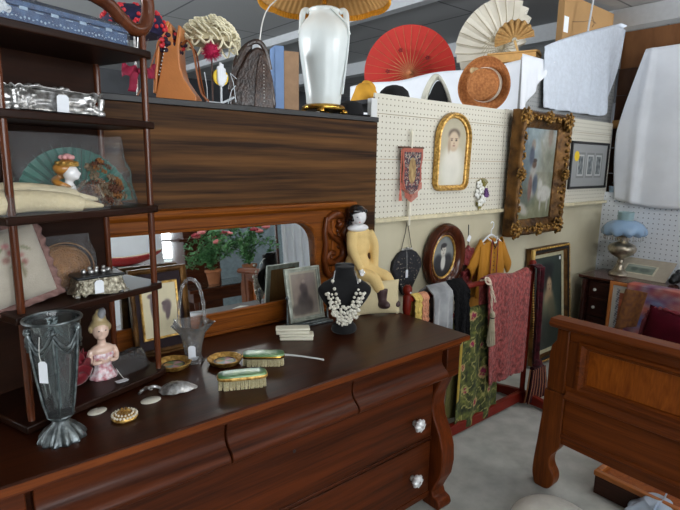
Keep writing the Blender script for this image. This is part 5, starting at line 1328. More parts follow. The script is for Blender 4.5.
# black beaded evening bag
t = thing('evening_bag', 'black beaded evening bag hanging by its chain beside the oval portrait', 'bag', (2.265, 2.0875, .80))
out = [(-.02, 0), (.02, 0), (.055, .05), (.10, .12), (.128, .17), (.120, .22), (.075, .265), (.04, .28), (-.04, .28), (-.075, .265), (-.120, .22), (-.128, .17), (-.10, .12), (-.055, .05)]
mb = MB().prism(out, 'Y', -.018, .014)
obj('body', mb, mat('black_beadwork', rgb(12, 13, 20), .5, 0, nscale=90, col2=rgb(30, 32, 44), bump=.8, bscale=250), t, bevel=.010, seg=3)
random.seed(14); mb = MB()
for k in range(90):
    x = random.uniform(-.11, .11); z = random.uniform(.02, .25)
    if abs(x) > .02 + z * .62 or (z > .2 and abs(x) > .09): continue
    mb.ball((x, -.0185, z), random.uniform(.0018, .004), .0015, random.uniform(.0018, .004), 6, 4)
obj('sequins', mb, mat('pale_sequin', rgb(170, 160, 140), .3, .5, .2), t)
obj('clasp', MB().tube([(-.045, -.002, .285), (.045, -.002, .285)], .006, 8).ball((0, -.006, .292), .008), M_silver, t)
obj('chain', MB().tube([(-.045, 0, .285), (-.018, .0, .38), (-.004, .0, .462)], .0022, 6).tube([(.045, 0, .285), (.018, 0, .38), (-.004, 0, .462)], .0022, 6), mat('dark_chain', rgb(70, 66, 62), .4, .6), t)
price_tag(t, [(-.02, -.02, .285), (-.018, -.024, .22), (-.016, -.024, .16)], (-.015, -.024, .165), (0, 0, 0), .020, .05)
# oval portrait
t = thing('oval_portrait', 'old photograph of a young person in a broad dark oval wooden frame', 'picture', (2.60, WY, 1.005), (.05, 0, 0))
a_, b_ = .112, .142
p_ = ell_path(a_, b_, 72)
obj('frame', MB().sweep(p_, [(.0, -.020), (.010, -.026), (.018, -.024), (.030, -.040), (.050, -.052), (.066, -.050), (.074, -.036), (.078, -.014), (.074, 0), (0, 0)]), wood('oval_frame_walnut', rgb(48, 20, 12), rgb(92, 46, 26), 'Z', 6, .25, .5, 5), t)
obj('gilt_slip', MB().sweep(p_, [(-.010, -.014), (-.008, -.020), (-.002, -.024), (.003, -.020), (.003, -.012)]), M_gold, t)
bl = [(.5, .5, .45, .5, (118, 122, 120), .3), (.5, .2, .44, .26, (34, 34, 38), .15), (.30, .40, .18, .16, (36, 36, 40), .35), (.72, .40, .18, .16, (36, 36, 40), .35), (.52, .36, .10, .18, (196, 196, 188), .25), (.5, .64, .115, .13, (188, 184, 172), .15), (.5, .76, .125, .055, (34, 32, 34), .3), (.40, .72, .03, .06, (40, 38, 38), .4), (.455, .655, .022, .010, (60, 56, 54), .5), (.55, .655, .022, .010, (60, 56, 54), .5), (.505, .61, .014, .03, (160, 154, 144), .5), (.505, .575, .036, .009, (120, 100, 94), .5), (.5, .52, .06, .04, (170, 166, 156), .4)]
def ellp(u, v):
    z = (v - .5) * 2; w = math.sqrt(max(.0, 1 - z * z)); return ((u - .5) * 2 * w * a_, -.010, z * b_)
paint(ellp, lambda u, v: blobs((104, 110, 110), bl, 3, 6, 5)(.5 + ellp(u, v)[0] / a_ / 2, v), 'photograph', M_paintg, t, 60, 80)
obj('backing', MB().prism(p_, 'Y', -.009, -.002), mat('dark_backing', rgb(60, 50, 40), .8), t, smooth=False)
# red beaded ornament
t = thing('beaded_ornament', 'pair of dark red star-shaped beaded ornaments hanging between portrait and robe', 'ornament', (2.835, 2.06, .985)); t.scale = (1.15, 1, 1.12)
M_rb = mat('garnet_beads', rgb(110, 22, 28), .4, 0, nscale=120, col2=rgb(140, 44, 46), bump=.9, bscale=260, coat=.3)
for cz in (.0, -.135):
    st_ = []
    for k in range(16): a = 2 * PI * k / 16; r = .068 if k % 2 == 0 else .050; st_.append((r * math.cos(a), cz + r * 1.0 * math.sin(a)))
    mb = MB().prism(st_, 'Y', -.012, .008)
    for k in range(8): a = 2 * PI * k / 8; mb.ball((.045 * math.cos(a), -.012, cz + .045 * math.sin(a)), .013, .006, .013, 8, 6)
    mb.ball((0, -.012, cz), .018, .008, .018)
    obj('star', mb, M_rb, t, bevel=.004)
obj('cord', MB().tube([(0, 0, .06), (-.002, .004, .19)], .003, 6).tube([(0, 0, -.07), (0, 0, -.06)], .004, 6), M_black, t)
obj('black_strap', MB().box(-.035, .035, -.006, .004, -.42, -.19), M_bf, t, bevel=.003)
price_tag(t, [(0, 0, .19), (.006, -.004, .12)], (.008, -.006, .125), (0, .5, 0), .03, .038)

# yellow robe on a white hanger
t = thing('robe', 'mustard yellow child robe with dark red embroidered edges on a white hanger', 'robe', (3.07, 2.045, .69)); t.scale = (.95, 1, 1.06)
M_robe = mat('mustard_cotton', rgb(176, 118, 24), .85, 0, .06, nscale=7, bump=.15, bscale=150)
def body(u, v):
    # front sheet, v 0 hem -> 1 shoulder
    w = .155 + .03 * (1 - v); x = (u - .5) * 2 * w; z = .0 + .385 * v - .035 * v * abs(u - .5) * 2 * (v > .9)
    return (x, -.022 - .010 * math.sin(u * 17 + v) * (1 - v * .6), z - (.02 * abs(u - .5) * 2 if v > .95 else 0))
mb = MB().grid(body, 40, 24).grid(lambda u, v: (body(u, v)[0], .014, body(u, v)[2]), 20, 12)
obj('body', mb, M_robe, t, solid=.003)
for s in (-1, 1):
    def slv(u, v, s=s):
        a = 2 * PI * v; x = .115 + .135 * u; z = .33 - .165 * u; r = .058 - .006 * u
        return (s * (x + .55 * r * math.cos(a) * .6), -.004 + .020 * math.sin(a), z + r * math.cos(a) * .85)
    mb = MB(); mb.grid(slv, 14, 20)
    obj('sleeve', mb, M_robe, t, solid=.002)
random.seed(6); M_emb = mat('dark_red_thread', rgb(122, 30, 34), .8, 0, .3, nscale=60)
for s in (-1, 1):
    mb = MB()
    for k in range(44):
        z = .02 + .35 * k / 43; x = s * (.028 + .012 * (1 if z < .30 else 1 - (z - .3) * 5)); mb.ball((x, -.037, z), .0065, .003, .0055, 7, 5)
    obj('embroidery', mb, M_emb, t)
mb = MB()
for k in range(10): mb.ball((.0, -.036, .06 + .028 * k), .005, .003, .005, 7, 5)
mb.tube([(-.03, -.036, .365), (-.015, -.040, .335), (0, -.04, .32), (.015, -.04, .335), (.03, -.036, .365)], .005, 6)
obj('button', mb, mat('dark_button', rgb(60, 24, 28), .4), t)
mb = MB().tube(smoothp([(-.13, 0, .345), (-.05, 0, .385), (0, 0, .40), (.05, 0, .385), (.13, 0, .345)]), .006, 8).tube([(-.13, 0, .345), (.13, 0, .345)], .005, 8)
mb.tube(smoothp([(0, 0, .40), (0, 0, .43), (.022, 0, .45), (.022, 0, .475), (.0, 0, .485), (-.015, 0, .475)]), .0035, 8)
obj('hanger', mb, M_white, t)
obj('collar', MB().tube(smoothp([(-.06, -.012, .385), (-.02, -.034, .355), (.02, -.034, .355), (.06, -.012, .385)]), .006, 8), mat('white_lining', rgb(220, 220, 214), .8), t)
single('yellow_skirt', 'plain mustard cloth hanging below the yellow robe, behind the rack', 'cloth', hang((2.90, 2.075), (3.16, 2.075), .71, .33, .008, 3, 30, 10), M_robe, solid=.003)

# ------------------------------------------------------------ red rack with hanging textiles
RX0, RX1, RY = 1.885, 3.07, 1.72
t = thing('towel_rack', 'dark red painted wooden rack standing on the floor behind the sideboard', 'rack', ((RX0 + RX1) / 2, RY, 0))
M_redw = mat('dark_red_paint', rgb(104, 24, 11), .4, 0, .12, nscale=10, spec=.2)
hx = (RX1 - RX0) / 2
for s in (-1, 1):
    mb = MB().lathe([(0, .0), (.022, .0), (.022, .08), (.017, .10), (.017, .84), (.022, .86), (.022, .93), (.015, .94), (.024, .955), (.024, .975), (.012, .99), (0, .992)], 20, s * hx, 0)
    obj('post', mb, M_redw, t)
    mb = MB().prism([(-.28, 0), (-.27, .05), (-.12, .075), (0, .09), (.12, .075), (.27, .05), (.28, 0), (.2, 0), (.16, .015), (-.16, .015), (-.2, 0)], 'X', s * hx - .02, s * hx + .02)
    obj('foot', mb, M_redw, t, bevel=.005)
obj('knob', MB().ball((-hx, -.02, .955), .006), M_white, t)
obj('rail', MB().tube([(-hx, 0, .912), (hx, 0, .912)], .016, 14), M_redw, t)
obj('rail', MB().tube([(-hx, .03, .745), (hx, .03, .745)], .012, 14), M_redw, t)
obj('rail', MB().box(-hx, hx, -.018, .018, .02, .085), M_redw, t, bevel=.004)
obj('finial', MB().lathe([(.014, .99), (.014, 1.05), (0, 1.052)], 16, hx, 0), mat('ochre_tip', rgb(186, 152, 80), .5), t, label='ochre wooden tip')
def drape(x0, x1, zr, zf, zb, yr=RY, r=.022, amp=.012, fr=4, nu=40, taper=0, seed=0, skew=0, ragged=0):
    """cloth folded over a rail: front fall to zf, back fall to zb"""
    def f(u, v):
        # v: 0 bottom front .. .5 top .. 1 bottom back
        x = x0 + (x1 - x0) * u
        if v < .48: k = 1 - v / .48; z = zr + (zf - zr) * k; y = yr - r - amp * (.35 + .65 * k) * (1 + math.sin(u * fr * 2 * PI + seed + k)) ; kk = k; 
        elif v > .52: k = (v - .52) / .48; z = zr + (zb - zr) * k; y = yr + r + amp * k * (1 + math.sin(u * fr * 2 * PI + seed)); kk = k
        else: a = PI * (v - .48) / .04; z = zr + r * math.sin(a); y = yr - r * math.cos(a); kk = 0
        x += (x0 + (x1 - x0) * .5 - x) * taper * kk + skew * kk
        if ragged and v < .02: z += ragged * noise.noise(Vector((u * 14, seed, 0)))
        return (x, y, z)
    return f
def textile(name, lab, cat, m, fn, nu=40, nv=50, solid=.004, group=None):
    o = single(name, lab, cat, MB().grid(fn, nu, nv), m, solid=solid, group=group); return o
t = thing('crochet_throw', 'folded yellow and pink crochet throw over the rack left end', 'throw', (1.97, RY, .912))
for i, (x0, x1, c) in enumerate(((1.915, 1.968, rgb(212, 184, 100)), (1.970, 2.02, rgb(204, 142, 110)))):
    fn = drape(x0 - 1.97, x1 - 1.97, 0, -.30, -.30, 0, .024, .006, 2, seed=i)
    m_ = mat('crochet_wool_%s' % ('yellow', 'pink')[i], c, .95, 0, .15, nscale=40, bump=.9, bscale=110)
    obj('panel', MB().grid(lambda u, v: (lambda p: (p[0] + .003 * math.sin(v * 110), p[1] - .004 * abs(math.sin(v * 70)) * (v < .5), p[2]))(fn(u, v)), 16, 120), m_, t, solid=.006, label=('yellow crochet panel', 'pink crochet panel')[i])
def tube_rug(x0, x1, m, name, lab, cat, zf, zb, amp, r=.03, disp=0, **k):
    o = single(name, lab, cat, MB().grid(drape(x0, x1, .912, zf, zb, RY, r, amp, k.get('fr', 2), seed=k.get('seed', 0)), 40, 60), m, solid=.01, disp=disp, dscale=.02); return o
tube_rug(2.03, 2.185, mat('silver_grey_plush', rgb(116, 118, 122), .8, 0, nscale=9, col2=rgb(160, 162, 164), sheen=.5, bump=.3), 'grey_throw', 'silver grey plush throw folded over the rack', 'throw', .55, .6, .012, .05)
tube_rug(2.19, 2.325, mat('black_fur', rgb(12, 12, 15), .95, 0, .4, nscale=60, spec=.2, bump=1.0, bscale=180), 'fur_stole', 'black fur stole hanging over the rack beside the grey throw', 'stole', .64, .66, .014, .055, disp=.02)
# green tapestry on the lower rail
def green(u, v):
    if v > .5: return (112, 108, 60)
    vv = v * 2
    n = noise.noise(Vector((u * 9, vv * 16, 1))); n2 = noise.noise(Vector((u * 26, vv * 46, 7)))
    c = [66 + 50 * n + 40 * n2, 72 + 46 * n + 38 * n2, 32 + 22 * n + 16 * n2]
    for cx, cy, r in ((.28, .93, .05), (.12, .52, .04), (.62, .42, .07), (.82, .60, .04), (.45, .18, .05), (.85, .93, .035), (.30, .70, .035), (.75, .25, .03), (.2, .32, .035), (.55, .66, .03)):
        d = math.hypot((u - cx), (vv - cy) * 1.9) + .02 * n2
        if d < r: c = [134 + 50 * n2, 30, 58 + 20 * n]
        elif d < r * 1.5: c = [168, 140, 96]
    if u < .07 and vv > .25: c = [168, 140, 52]
    s = noise.noise(Vector((u * 6 + 3, vv * 11, 12)))
    if abs(s) < .035: c = [146, 140, 84]
    return c
t = thing('tapestry', 'green floral tapestry hanging to the floor behind the sideboard end', 'tapestry', (2.54, RY + .03, .745))
fn = drape(-.20, .20, 0, -.71, -.66, 0, .018, .012, 2.5, taper=-.06, seed=2)
paint(lambda u, v: (lambda p: (p[0], p[1] - (.01 if v < .5 else 0), p[2]))(fn(u, v)), green, 'weave', M_rug, t, 60, 220, solid=.005)
# pink crushed velvet
M_pink = mat('pink_crushed_velvet', rgb(98, 28, 28), .6, 0, nscale=45, col2=rgb(160, 70, 66), sheen=.15, bump=1.0, bscale=60, detail=6)
fn = drape(2.53, 2.995, .915, .262, .40, RY - .004, .026, .010, 2.2, taper=.14, seed=1, skew=.03, ragged=.02)
textile('velvet_throw', 'dusty pink crushed velvet throw hanging over the rack', 'throw', M_pink, lambda u, v: (lambda p: (p[0], p[1] + .004 * noise.noise(Vector((u * 30, v * 60, 2))), p[2] + (.012 * math.sin(u * 7) if .3 < v < .7 else 0)))(fn(u, v)), 70, 120, .006)
# white cord tassel
t = thing('cord_tassel', 'white twisted cord with ivory tassel looped on the rack rail', 'tassel', (2.50, RY - .045, .93))
mb = MB()
for k, (dx, zb) in enumerate(((.045, -.19), (.075, -.13))):
    P = smoothp([(0, .04, .0), (0, -.015, .01), (.012 + dx * .3, -.02, -.05), (dx, -.02, zb)], 12)
    for ph in (0, PI): mb.tube([(p.x + .004 * math.cos(i * .7 + ph), p.y + .004 * math.sin(i * .7 + ph), p.z) for i, p in enumerate(P)], .0035, 6)
mb.tube([(.022 * math.cos(a), -.01 + .012 * math.sin(a), .006 + .018 * math.sin(a)) for a in [2 * PI * i / 16 for i in range(16)]], .005, 6, True)
obj('cord', mb, mat('ivory_cord', rgb(214, 198, 178), .7, 0, .1), t)
mb = MB().lathe([(.004, 0), (.014, -.012), (.016, -.03), (.011, -.04)], 16).xf(T(.055, -.02, -.18), 0)
for k in range(26): a = 2 * PI * k / 26; r = .010 if k % 2 else .005; mb.tube([(.055 + r * math.cos(a), -.02 + r * math.sin(a), -.225), (.055 + (r + .016) * math.cos(a), -.02 + (r + .012) * math.sin(a), -.385 + .008 * math.sin(k * 3))], .004, 5)
obj('tassel', mb, mat('ivory_silk', rgb(176, 166, 142), .6, 0, .12), t)
obj('collar', MB().lathe([(.012, -.005), (.0135, .0), (.012, .006)], 16).xf(T(.055, -.02, -.222), 0), M_black, t)
# burgundy scarf with tassels over the right end
M_burg = mat('burgundy_silk', rgb(34, 8, 13), .85, 0, spec=.15, nscale=30, col2=rgb(70, 18, 28), sheen=.1, bump=.4, bscale=60)
t = thing('tassel_scarf', 'dark burgundy shawl with long heavy tassel fringe at the rack right end', 'shawl', (3.03, RY - .03, .93))
mb = MB().grid(lambda u, v: ((-.01 + .078 * u) * (1) + .05 * v, -.03 - .014 * math.sin(u * 9 + v * 2), .02 - .66 * v), 14, 30)
mb.grid(lambda u, v: (-.01 + .078 * u, -.03 + .07 * v, .02 + .012 * math.sin(v * PI)), 14, 4)
obj('shawl', mb, M_burg, t, solid=.008)
mb = MB().ball((.085, -.04, -.645), .050, .028, .034).tube([(.02, -.04, -.665), (.15, -.04, -.675)], .016, 10)
obj('tassel_head', mb, M_burg, t)
mb = MB(); m2 = MB(); random.seed(9)
for k in range(46):
    x = .01 + .15 * (k % 23) / 22; y = -.035 - .020 * (k // 23)
    (mb if k % 4 else m2).tube([(x, y, -.67), (x + (x - .08) * .3, y - .005, -.78), (x + (x - .08) * .55 + random.uniform(-.004, .004), y, -.895)], [.005, .0055, .004], 6)
obj('fringe', mb, M_burg, t); obj('fringe', m2, mat('dull_gold_thread', rgb(150, 98, 60), .6), t, label='dull gold strands')
# leaning portrait of a lady
t = thing('lady_portrait', 'dark green portrait of a lady in a black and gilt frame against the wall', 'picture', (3.92, 1.985, .03), (-.10, 0, 0))
W_, H_ = .60, .93
def frprof(o_): return o_
fr_ = obj('frame', MB().sweep(rect_path(-W_ / 2 + .06, W_ / 2 - .06, .06, H_ - .06, 30), [(-.004, -.004), (0, -.014), (.012, -.018), (.018, -.030), (.038, -.034), (.052, -.036), (.060, -.024), (.060, .012), (-.004, .012)], .0022, 60), M_goldd, t)
obj('black_band', MB().sweep(rect_path(-W_ / 2 + .06, W_ / 2 - .06, .06, H_ - .06, 1), [(.0195, -.0335), (.0195, -.0365), (.036, -.038), (.036, -.035)]), M_black, fr_)
mb = MB()
for f in range(46):
    for s in (-1, 1): mb.ball((s * (W_ / 2 - .012), -.036, .02 + (H_ - .04) * f / 45), .009, .007, .007, 8, 6); 
for f in range(30):
    for z in (.012, H_ - .012): mb.ball((-W_ / 2 + .02 + (W_ - .04) * f / 29, -.036, z), .007, .007, .009, 8, 6)
obj('beading', mb, M_gold, fr_)
obj('slip', MB().sweep(rect_path(-W_ / 2 + .085, W_ / 2 - .085, .085, H_ - .085, 1), [(-.004, -.003), (-.004, -.006), (.024, -.009), (.024, -.003)]), mat('ivory_slip', rgb(176, 170, 140), .6), t)
bl = [(.5, .5, .5, .5, (44, 56, 50), .6), (.45, .80, .23, .10, (22, 26, 30), .4, .3), (.36, .86, .10, .05, (18, 22, 26), .4), (.50, .70, .12, .10, (46, 38, 34), .4), (.53, .68, .085, .08, (172, 146, 116), .35), (.50, .52, .17, .13, (160, 136, 106), .4), (.48, .36, .28, .16, (96, 96, 74), .5), (.40, .18, .35, .2, (46, 52, 46), .6), (.60, .45, .12, .1, (92, 88, 70), .5), (.57, .69, .012, .008, (40, 30, 28), .4), (.49, .69, .012, .008, (40, 30, 28), .4), (.535, .64, .02, .007, (110, 60, 54), .4)]
paint(lambda u, v: (-.222 + .444 * u, -.003, .078 + .774 * v), blobs((38, 50, 46), bl, 8, 6, 9), 'picture', M_paintg, t, 60, 90)
obj('backing', MB().box(-.24, .24, -.002, .010, .06, .87), mat('kraft_back', rgb(110, 88, 60), .8), t, smooth=False)
obj('label', MB().box(.170, .192, -.0075, -.0065, .80, .825), M_white, t, smooth=False)

# ------------------------------------------------------------ chest, oil lamp and goods at the right
ch = thing('chest_of_drawers', 'low dark carved chest of drawers against the white pegboard', 'chest', (4.40, 2.0, 0), (0, 0, -PI / 2))
M_cd = wood('dark_chest_wood', rgb(30, 14, 12), rgb(62, 30, 24), 'X', 6, .3, .4, 12)
obj('top', MB().prism([(-.012, .652), (-.006, .645), (.0, .64), (.455, .64), (.455, .668), (-.012, .668)], 'X', -.02, 1.02), wood('chest_top_wood', rgb(58, 28, 22), rgb(96, 54, 42), 'X', 6, .22, .6, 12), ch, bevel=.003)
obj('body', MB().box(0, 1.0, .012, .45, .06, .64), M_cd, ch, bevel=.004)
for x in (0.012, .955): 
    mb = MB().lathe([(.018, .06), (.026, .09), (.016, .13), (.024, .2), (.024, .45), (.016, .52), (.028, .56), (.018, .60), (.024, .64)], 18, x + .016, .004)
    obj('column', mb, M_cd, ch)
for z0, z1 in ((.50, .625), (.33, .49), (.10, .32)):
    d = obj('drawer', MB().box(.075, .925, -.006, .012, z0, z1), M_cd, ch, bevel=.006)
    for kx in (.13, .86): obj('knob', MB().lathe([(.006, 0), (.013, .012), (.012, .022), (0, .026)], 14).xf(T(kx, -.006, (z0 + z1) / 2, rx=PI / 2), 0), mat('white_porcelain_knob', rgb(220, 220, 216), .2) , d)
for x in (.0, .93):
    for y in (.012, .39): obj('foot', MB().box(x, x + .07, y, y + .06, 0, .06), M_cd, ch, bevel=.006)
ol = thing('oil_lamp', 'nickel oil lamp with ruffled blue glass shade on the dark chest', 'lamp', (4.66, 1.80, .668))
M_nick = mat('old_nickel', rgb(150, 140, 124), .28, .85, nscale=20, col2=rgb(204, 194, 176))
obj('base', MB().lathe([(0, 0), (.080, 0), (.086, .008), (.080, .02), (.060, .032), (.038, .05), (.026, .08), (.022, .10), (.030, .115), (.022, .13), (.024, .145), (.05, .16), (.088, .185), (.110, .215), (.112, .24), (.098, .262), (.06, .28), (.04, .29), (.044, .30), (.050, .31), (.050, .33), (.036, .345), (0, .345)], 48), M_nick, ol)
obj('burner', MB().lathe([(.040, .345), (.052, .35), (.056, .37), (.040, .39), (.030, .395)], 36, rfn=lambda a, z: 1 + .04 * math.cos(a * 20)).tube([(.04, 0, .36), (.085, -.02, .358)], .004, 8).ball((.09, -.021, .358), .012), M_nick, ol)
def shd(u, v):
    a = 2 * PI * u; P = [(.045, .375), (.10, .352), (.150, .352), (.172, .375), (.168, .41), (.14, .445), (.10, .468), (.064, .478)]
    t_ = v * (len(P) - 1); i = min(int(t_), len(P) - 2); f = t_ - i; r = P[i][0] + (P[i + 1][0] - P[i][0]) * f; z = P[i][1] + (P[i + 1][1] - P[i][1]) * f
    k = math.sin(PI * min(1, v * 1.2)); return (r * (1 + .035 * k * math.cos(a * 10)) * math.cos(a), r * (1 + .035 * k * math.cos(a * 10)) * math.sin(a), z - .010 * math.cos(a * 10) * k)
m_, nt_, b_2 = new_mat('blue_milk_glass')
b_2.inputs['Base Color'].default_value = rgb(150, 182, 216); b_2.inputs['Roughness'].default_value = .2; b_2.inputs['Transmission Weight'].default_value = .15; b_2.inputs['Coat Weight'].default_value = .5
obj('shade', MB().grid(shd, 120, 20, True), m_, ol, solid=.003)
mb = MB()
for k in range(36): a = 2 * PI * k / 36; mb.tube([(.150 * math.cos(a), .150 * math.sin(a), .352), (.150 * math.cos(a), .150 * math.sin(a), .318)], .0028, 5).ball((.150 * math.cos(a), .150 * math.sin(a), .315), .0055, seg=7, rings=5)
obj('prisms', mb, M_crystal, ol)
m2_, nt_, b_2 = new_mat('frosted_chimney_glass')
b_2.inputs['Base Color'].default_value = rgb(176, 206, 212); b_2.inputs['Roughness'].default_value = .35; b_2.inputs['Transmission Weight'].default_value = .35
obj('chimney', MB().open_lathe([(.040, .39), (.060, .42), (.062, .47), (.063, .535), (.066, .545), (.060, .545), (.056, .47), (.036, .395)], 40, rfn=lambda a, z: 1 + (.05 * math.cos(a * 8) if z > .53 else 0)), m2_, ol)
t = thing('photo_mount', 'grey card photograph mount leaning beside the oil lamp', 'photograph', (4.62, 1.67, .669), (0, 0, -PI / 2))
mx = T(0, 0, 0, rx=-1.05)
obj('card', MB().box(-.20, .24, -.002, .002, 0, .27).xf(mx, 0), mat('grey_mount_card', rgb(172, 162, 146), .7, 0, .05), t, bevel=.001)
obj('border', MB().box(-.115, .135, -.0035, -.0022, .055, .185).xf(mx, 0), mat('cream_border', rgb(196, 190, 168), .7), t, smooth=False)
paint(lambda u, v: tuple(mx @ Vector((-.10 + .22 * u, -.0042, .067 + .106 * v))), blobs((124, 136, 124), [(.3, .5, .12, .3, (84, 96, 88), .5), (.65, .45, .2, .3, (96, 106, 98), .5), (.5, .85, .5, .15, (160, 168, 158), .6)], 6, 8, 2), 'photograph', M_paintg, t, 30, 20)
single('black_figurine', 'small black lumpy ornament at the right end of the chest top', 'ornament', MB().ball((0, 0, .045), .05, .04, .045, 20, 12).ball((.05, .0, .07), .028, .028, .045, 14, 10).ball((-.04, .01, .03), .03, .03, .03), mat('black_bronze', rgb(22, 22, 24), .3, .4, .3, nscale=30), (4.66, 1.37, .669), remesh=.006)
# orange wood frame and quilt leaning on the chest front
t = thing('framed_mount', 'orange wood frame with striped mount leaning on the dark chest', 'frame', (4.335, 1.41, 0.0), (-.02, 0, -PI / 2))
obj('frame', MB().sweep(rect_path(-.31, .31, .035, .655, 2), [(-.012, -.012), (-.010, -.020), (.010, -.020), (.016, -.012), (.016, .0), (-.012, 0)]), wood('honey_frame', rgb(160, 88, 40), rgb(206, 134, 74), 'Z', 4, .4, .3, 6), t, angle=30)
def sp_(u, v):
    if u < .06 or v > .95: return (206, 206, 202)
    if u < .10: return (70, 74, 90) if int(v * 60 + u * 40) % 2 else (200, 204, 214)
    if v > .90: return (208, 198, 180)
    if u < .30 and .72 < v < .82: return (206, 112, 76)
    n = noise.noise(Vector((u * 5, v * 5, 1))); return (176 + 20 * n, 98 + 16 * n, 66 + 10 * n)
paint(lambda u, v: (-.30 + .60 * u, -.010, .045 + .60 * v), sp_, 'mount', M_paintg, t, 80, 80)
obj('backing', MB().box(-.31, .31, -.008, -.002, .03, .66), mat('brown_backing', rgb(100, 70, 44), .8), t, smooth=False)
def quilt(u, v):
    n = noise.noise(Vector((u * 7, v * 7, 3))); n2 = noise.noise(Vector((u * 22, v * 22, 5)))
    if u > .48 + .04 * n: return (176 + 44 * n, 114 + 34 * n + 20 * n2, 66 + 20 * n)
    return (146 + 90 * n + 16 * n2, 102 + 40 * n2, 116 - 60 * n + 30 * n2)
def qf(u, v):
    y = -.44 + 1.1 * u - .008 * math.sin(v * 9); w = max(0, v - .08) / .92
    if v < .08: return (y, .07 - .11 * v / .08, .682)
    return (y, -.040 - .014 * (1 + math.sin(u * 15 + w * 3)) * (w + .1), .682 - .62 * w)
t = thing('quilt', 'faded mauve and ochre patterned quilt hanging over the chest front', 'quilt', (4.335, 1.14, 0.0), (0, 0, -PI / 2))
o = paint(qf, quilt, 'cover', M_rug, t, 90, 70, solid=.008)
def corner(u, v): return (-.43 + .16 * u - .05 * v, -.112 - .006 * math.sin(u * 8), .685 - .34 * v * (1 - .18 * u) - .03)
paint(corner, lambda u, v: (134 + 30 * noise.noise(Vector((u * 8, v * 12, 2))), 86 + 24 * noise.noise(Vector((u * 8, v * 12, 2))), 52), 'turned_corner', M_rug, t, 20, 30, solid=.006, label='ochre turned back corner')
# burgundy cushion on a low stool
t = thing('stool', 'low dark stool behind the bed footboard holding the burgundy cushion', 'stool', (3.80, 1.02, 0))
obj('seat', MB().box(-.20, .20, -.26, .24, .145, .173), M_cd, t, bevel=.006)
for x in (-.17, .17):
    for y in (-.22, .20): obj('leg', MB().lathe([(.014, 0), (.02, .05), (.016, .145)], 12, x, y), M_cd, t)
t = thing('cushion', 'dark burgundy velvet cushion with puckered edge behind the bed footboard', 'cushion', (3.76, 1.04, .175), (0.0, .0, -PI / 2))
mb = cushion(.56, .42, .16, 5); mb.xf(T(0, 0, 0, rx=-.10) @ T(0, 0, .04, ry=.16), 0)
M_bvel = mat('burgundy_velvet', rgb(64, 6, 20), .95, 0, .25, nscale=8, spec=.12)
obj('cover', mb, M_bvel, t, merge=True)
mb = MB(); pts = []
def edge(a, r=5):
    c, s = math.cos(a), math.sin(a); return (.28 * math.copysign(abs(c) ** .35, c), 0, .21 + .21 * math.copysign(abs(s) ** .35, s))
E_ = [edge(2 * PI * i / 140) for i in range(140)]
mb.tube(E_, [.014 + .005 * math.sin(i * 1.4) for i in range(140)], 8, True); mb.xf(T(0, 0, 0, rx=-.10) @ T(0, 0, .04, ry=.16), 0)
obj('ruched_edge', mb, mat('crimson_ruche', rgb(100, 12, 30), .6, 0, .3, nscale=30, sheen=.15), t)

# ------------------------------------------------------------ bed footboard
fb = thing('bed_footboard', 'reddish brown wooden bed footboard with sunk panel and scrolled feet', 'footboard', (2.31, 1.17, 0), (0, 0, -PI / 2))
LEN = 1.50
def bx(x0, x1, y0, y1, z0, z1): return MB().box(x0, x1, y0, y1, z0, z1)
def legpoly():
    P = [(0.0, .52), (-.002, .40), (-.014, .25), (-.024, .14), (-.026, .07), (-.018, .03), (-.004, .0), (.050, .0), (.074, .02), (.086, .055), (.082, .09), (.064, .12), (.056, .15), (.062, .185), (.083, .215), (.10, .25), (.10, .52)]
    S = smoothp([(x, 0, z) for x, z in P[1:-1]], 4); return [P[0]] + [(p.x, p.z) for p in S] + [P[-1]]
for s in (0, 1):
    mb = MB(); pl = legpoly()
    if s: pl = [(LEN - x, z) for x, z in pl][::-1]
    mb.prism(pl, 'Y', -.012, .055)
    up = [(.006, .52), (.006, .70), (.014, .745), (.034, .775), (.036, .845), (.094, .845), (.094, .52)]
    if s: up = [(LEN - x, z) for x, z in up][::-1]
    mb.prism(up, 'Y', -.006, .052)
    obj('post', mb, M_bedZ, fb, bevel=.005, angle=50)
    cx = .035 if not s else LEN - .035
    obj('caster', MB().ball((cx, .02, .006), .012, .012, .012).xf(T(0, 0, .006), 0), M_black, fb)
obj('cap', MB().prism([(-.03, .85), (-.034, .858), (-.026, .868), (-.018, .882), (.062, .882), (.07, .868), (.076, .858), (.072, .85), (.06, .838), (-.018, .838)], 'X', .002, LEN - .002), M_bed, fb, bevel=.003)
P0, P1, PZ0, PZ1 = .155, LEN - .155, .565, .785
obj('rail', bx(.094, LEN - .094, .0, .045, PZ1, .838), M_bed, fb, bevel=.003)
obj('rail', bx(.094, LEN - .094, .0, .045, .51, PZ0), M_bed, fb, bevel=.003)
obj('stile', bx(.094, P0, .0, .045, PZ0, PZ1), M_bedZ, fb, smooth=False)
obj('stile', bx(P1, LEN - .094, .0, .045, PZ0, PZ1), M_bedZ, fb, smooth=False)
obj('panel', bx(P0, P1, .022, .035, PZ0, PZ1), M_bedp, fb, smooth=False, label='lighter figured panel')
obj('panel_moulding', MB().sweep(rect_path(P0 + .012, P1 - .012, PZ0 + .012, PZ1 - .012, 1), [(-.016, .022), (-.012, .012), (-.006, .010), (-.002, .002), (.010, -.010), (.022, -.010), (.026, .0), (.026, .01), (.012, .022)]), M_bed, fb, angle=30)
obj('moulding', MB().prism([(.0, .50), (-.020, .502), (-.024, .512), (-.016, .524), (-.006, .53), (0, .54), (.045, .54), (.045, .50)], 'X', .10, LEN - .10), M_bed, fb, bevel=.002)
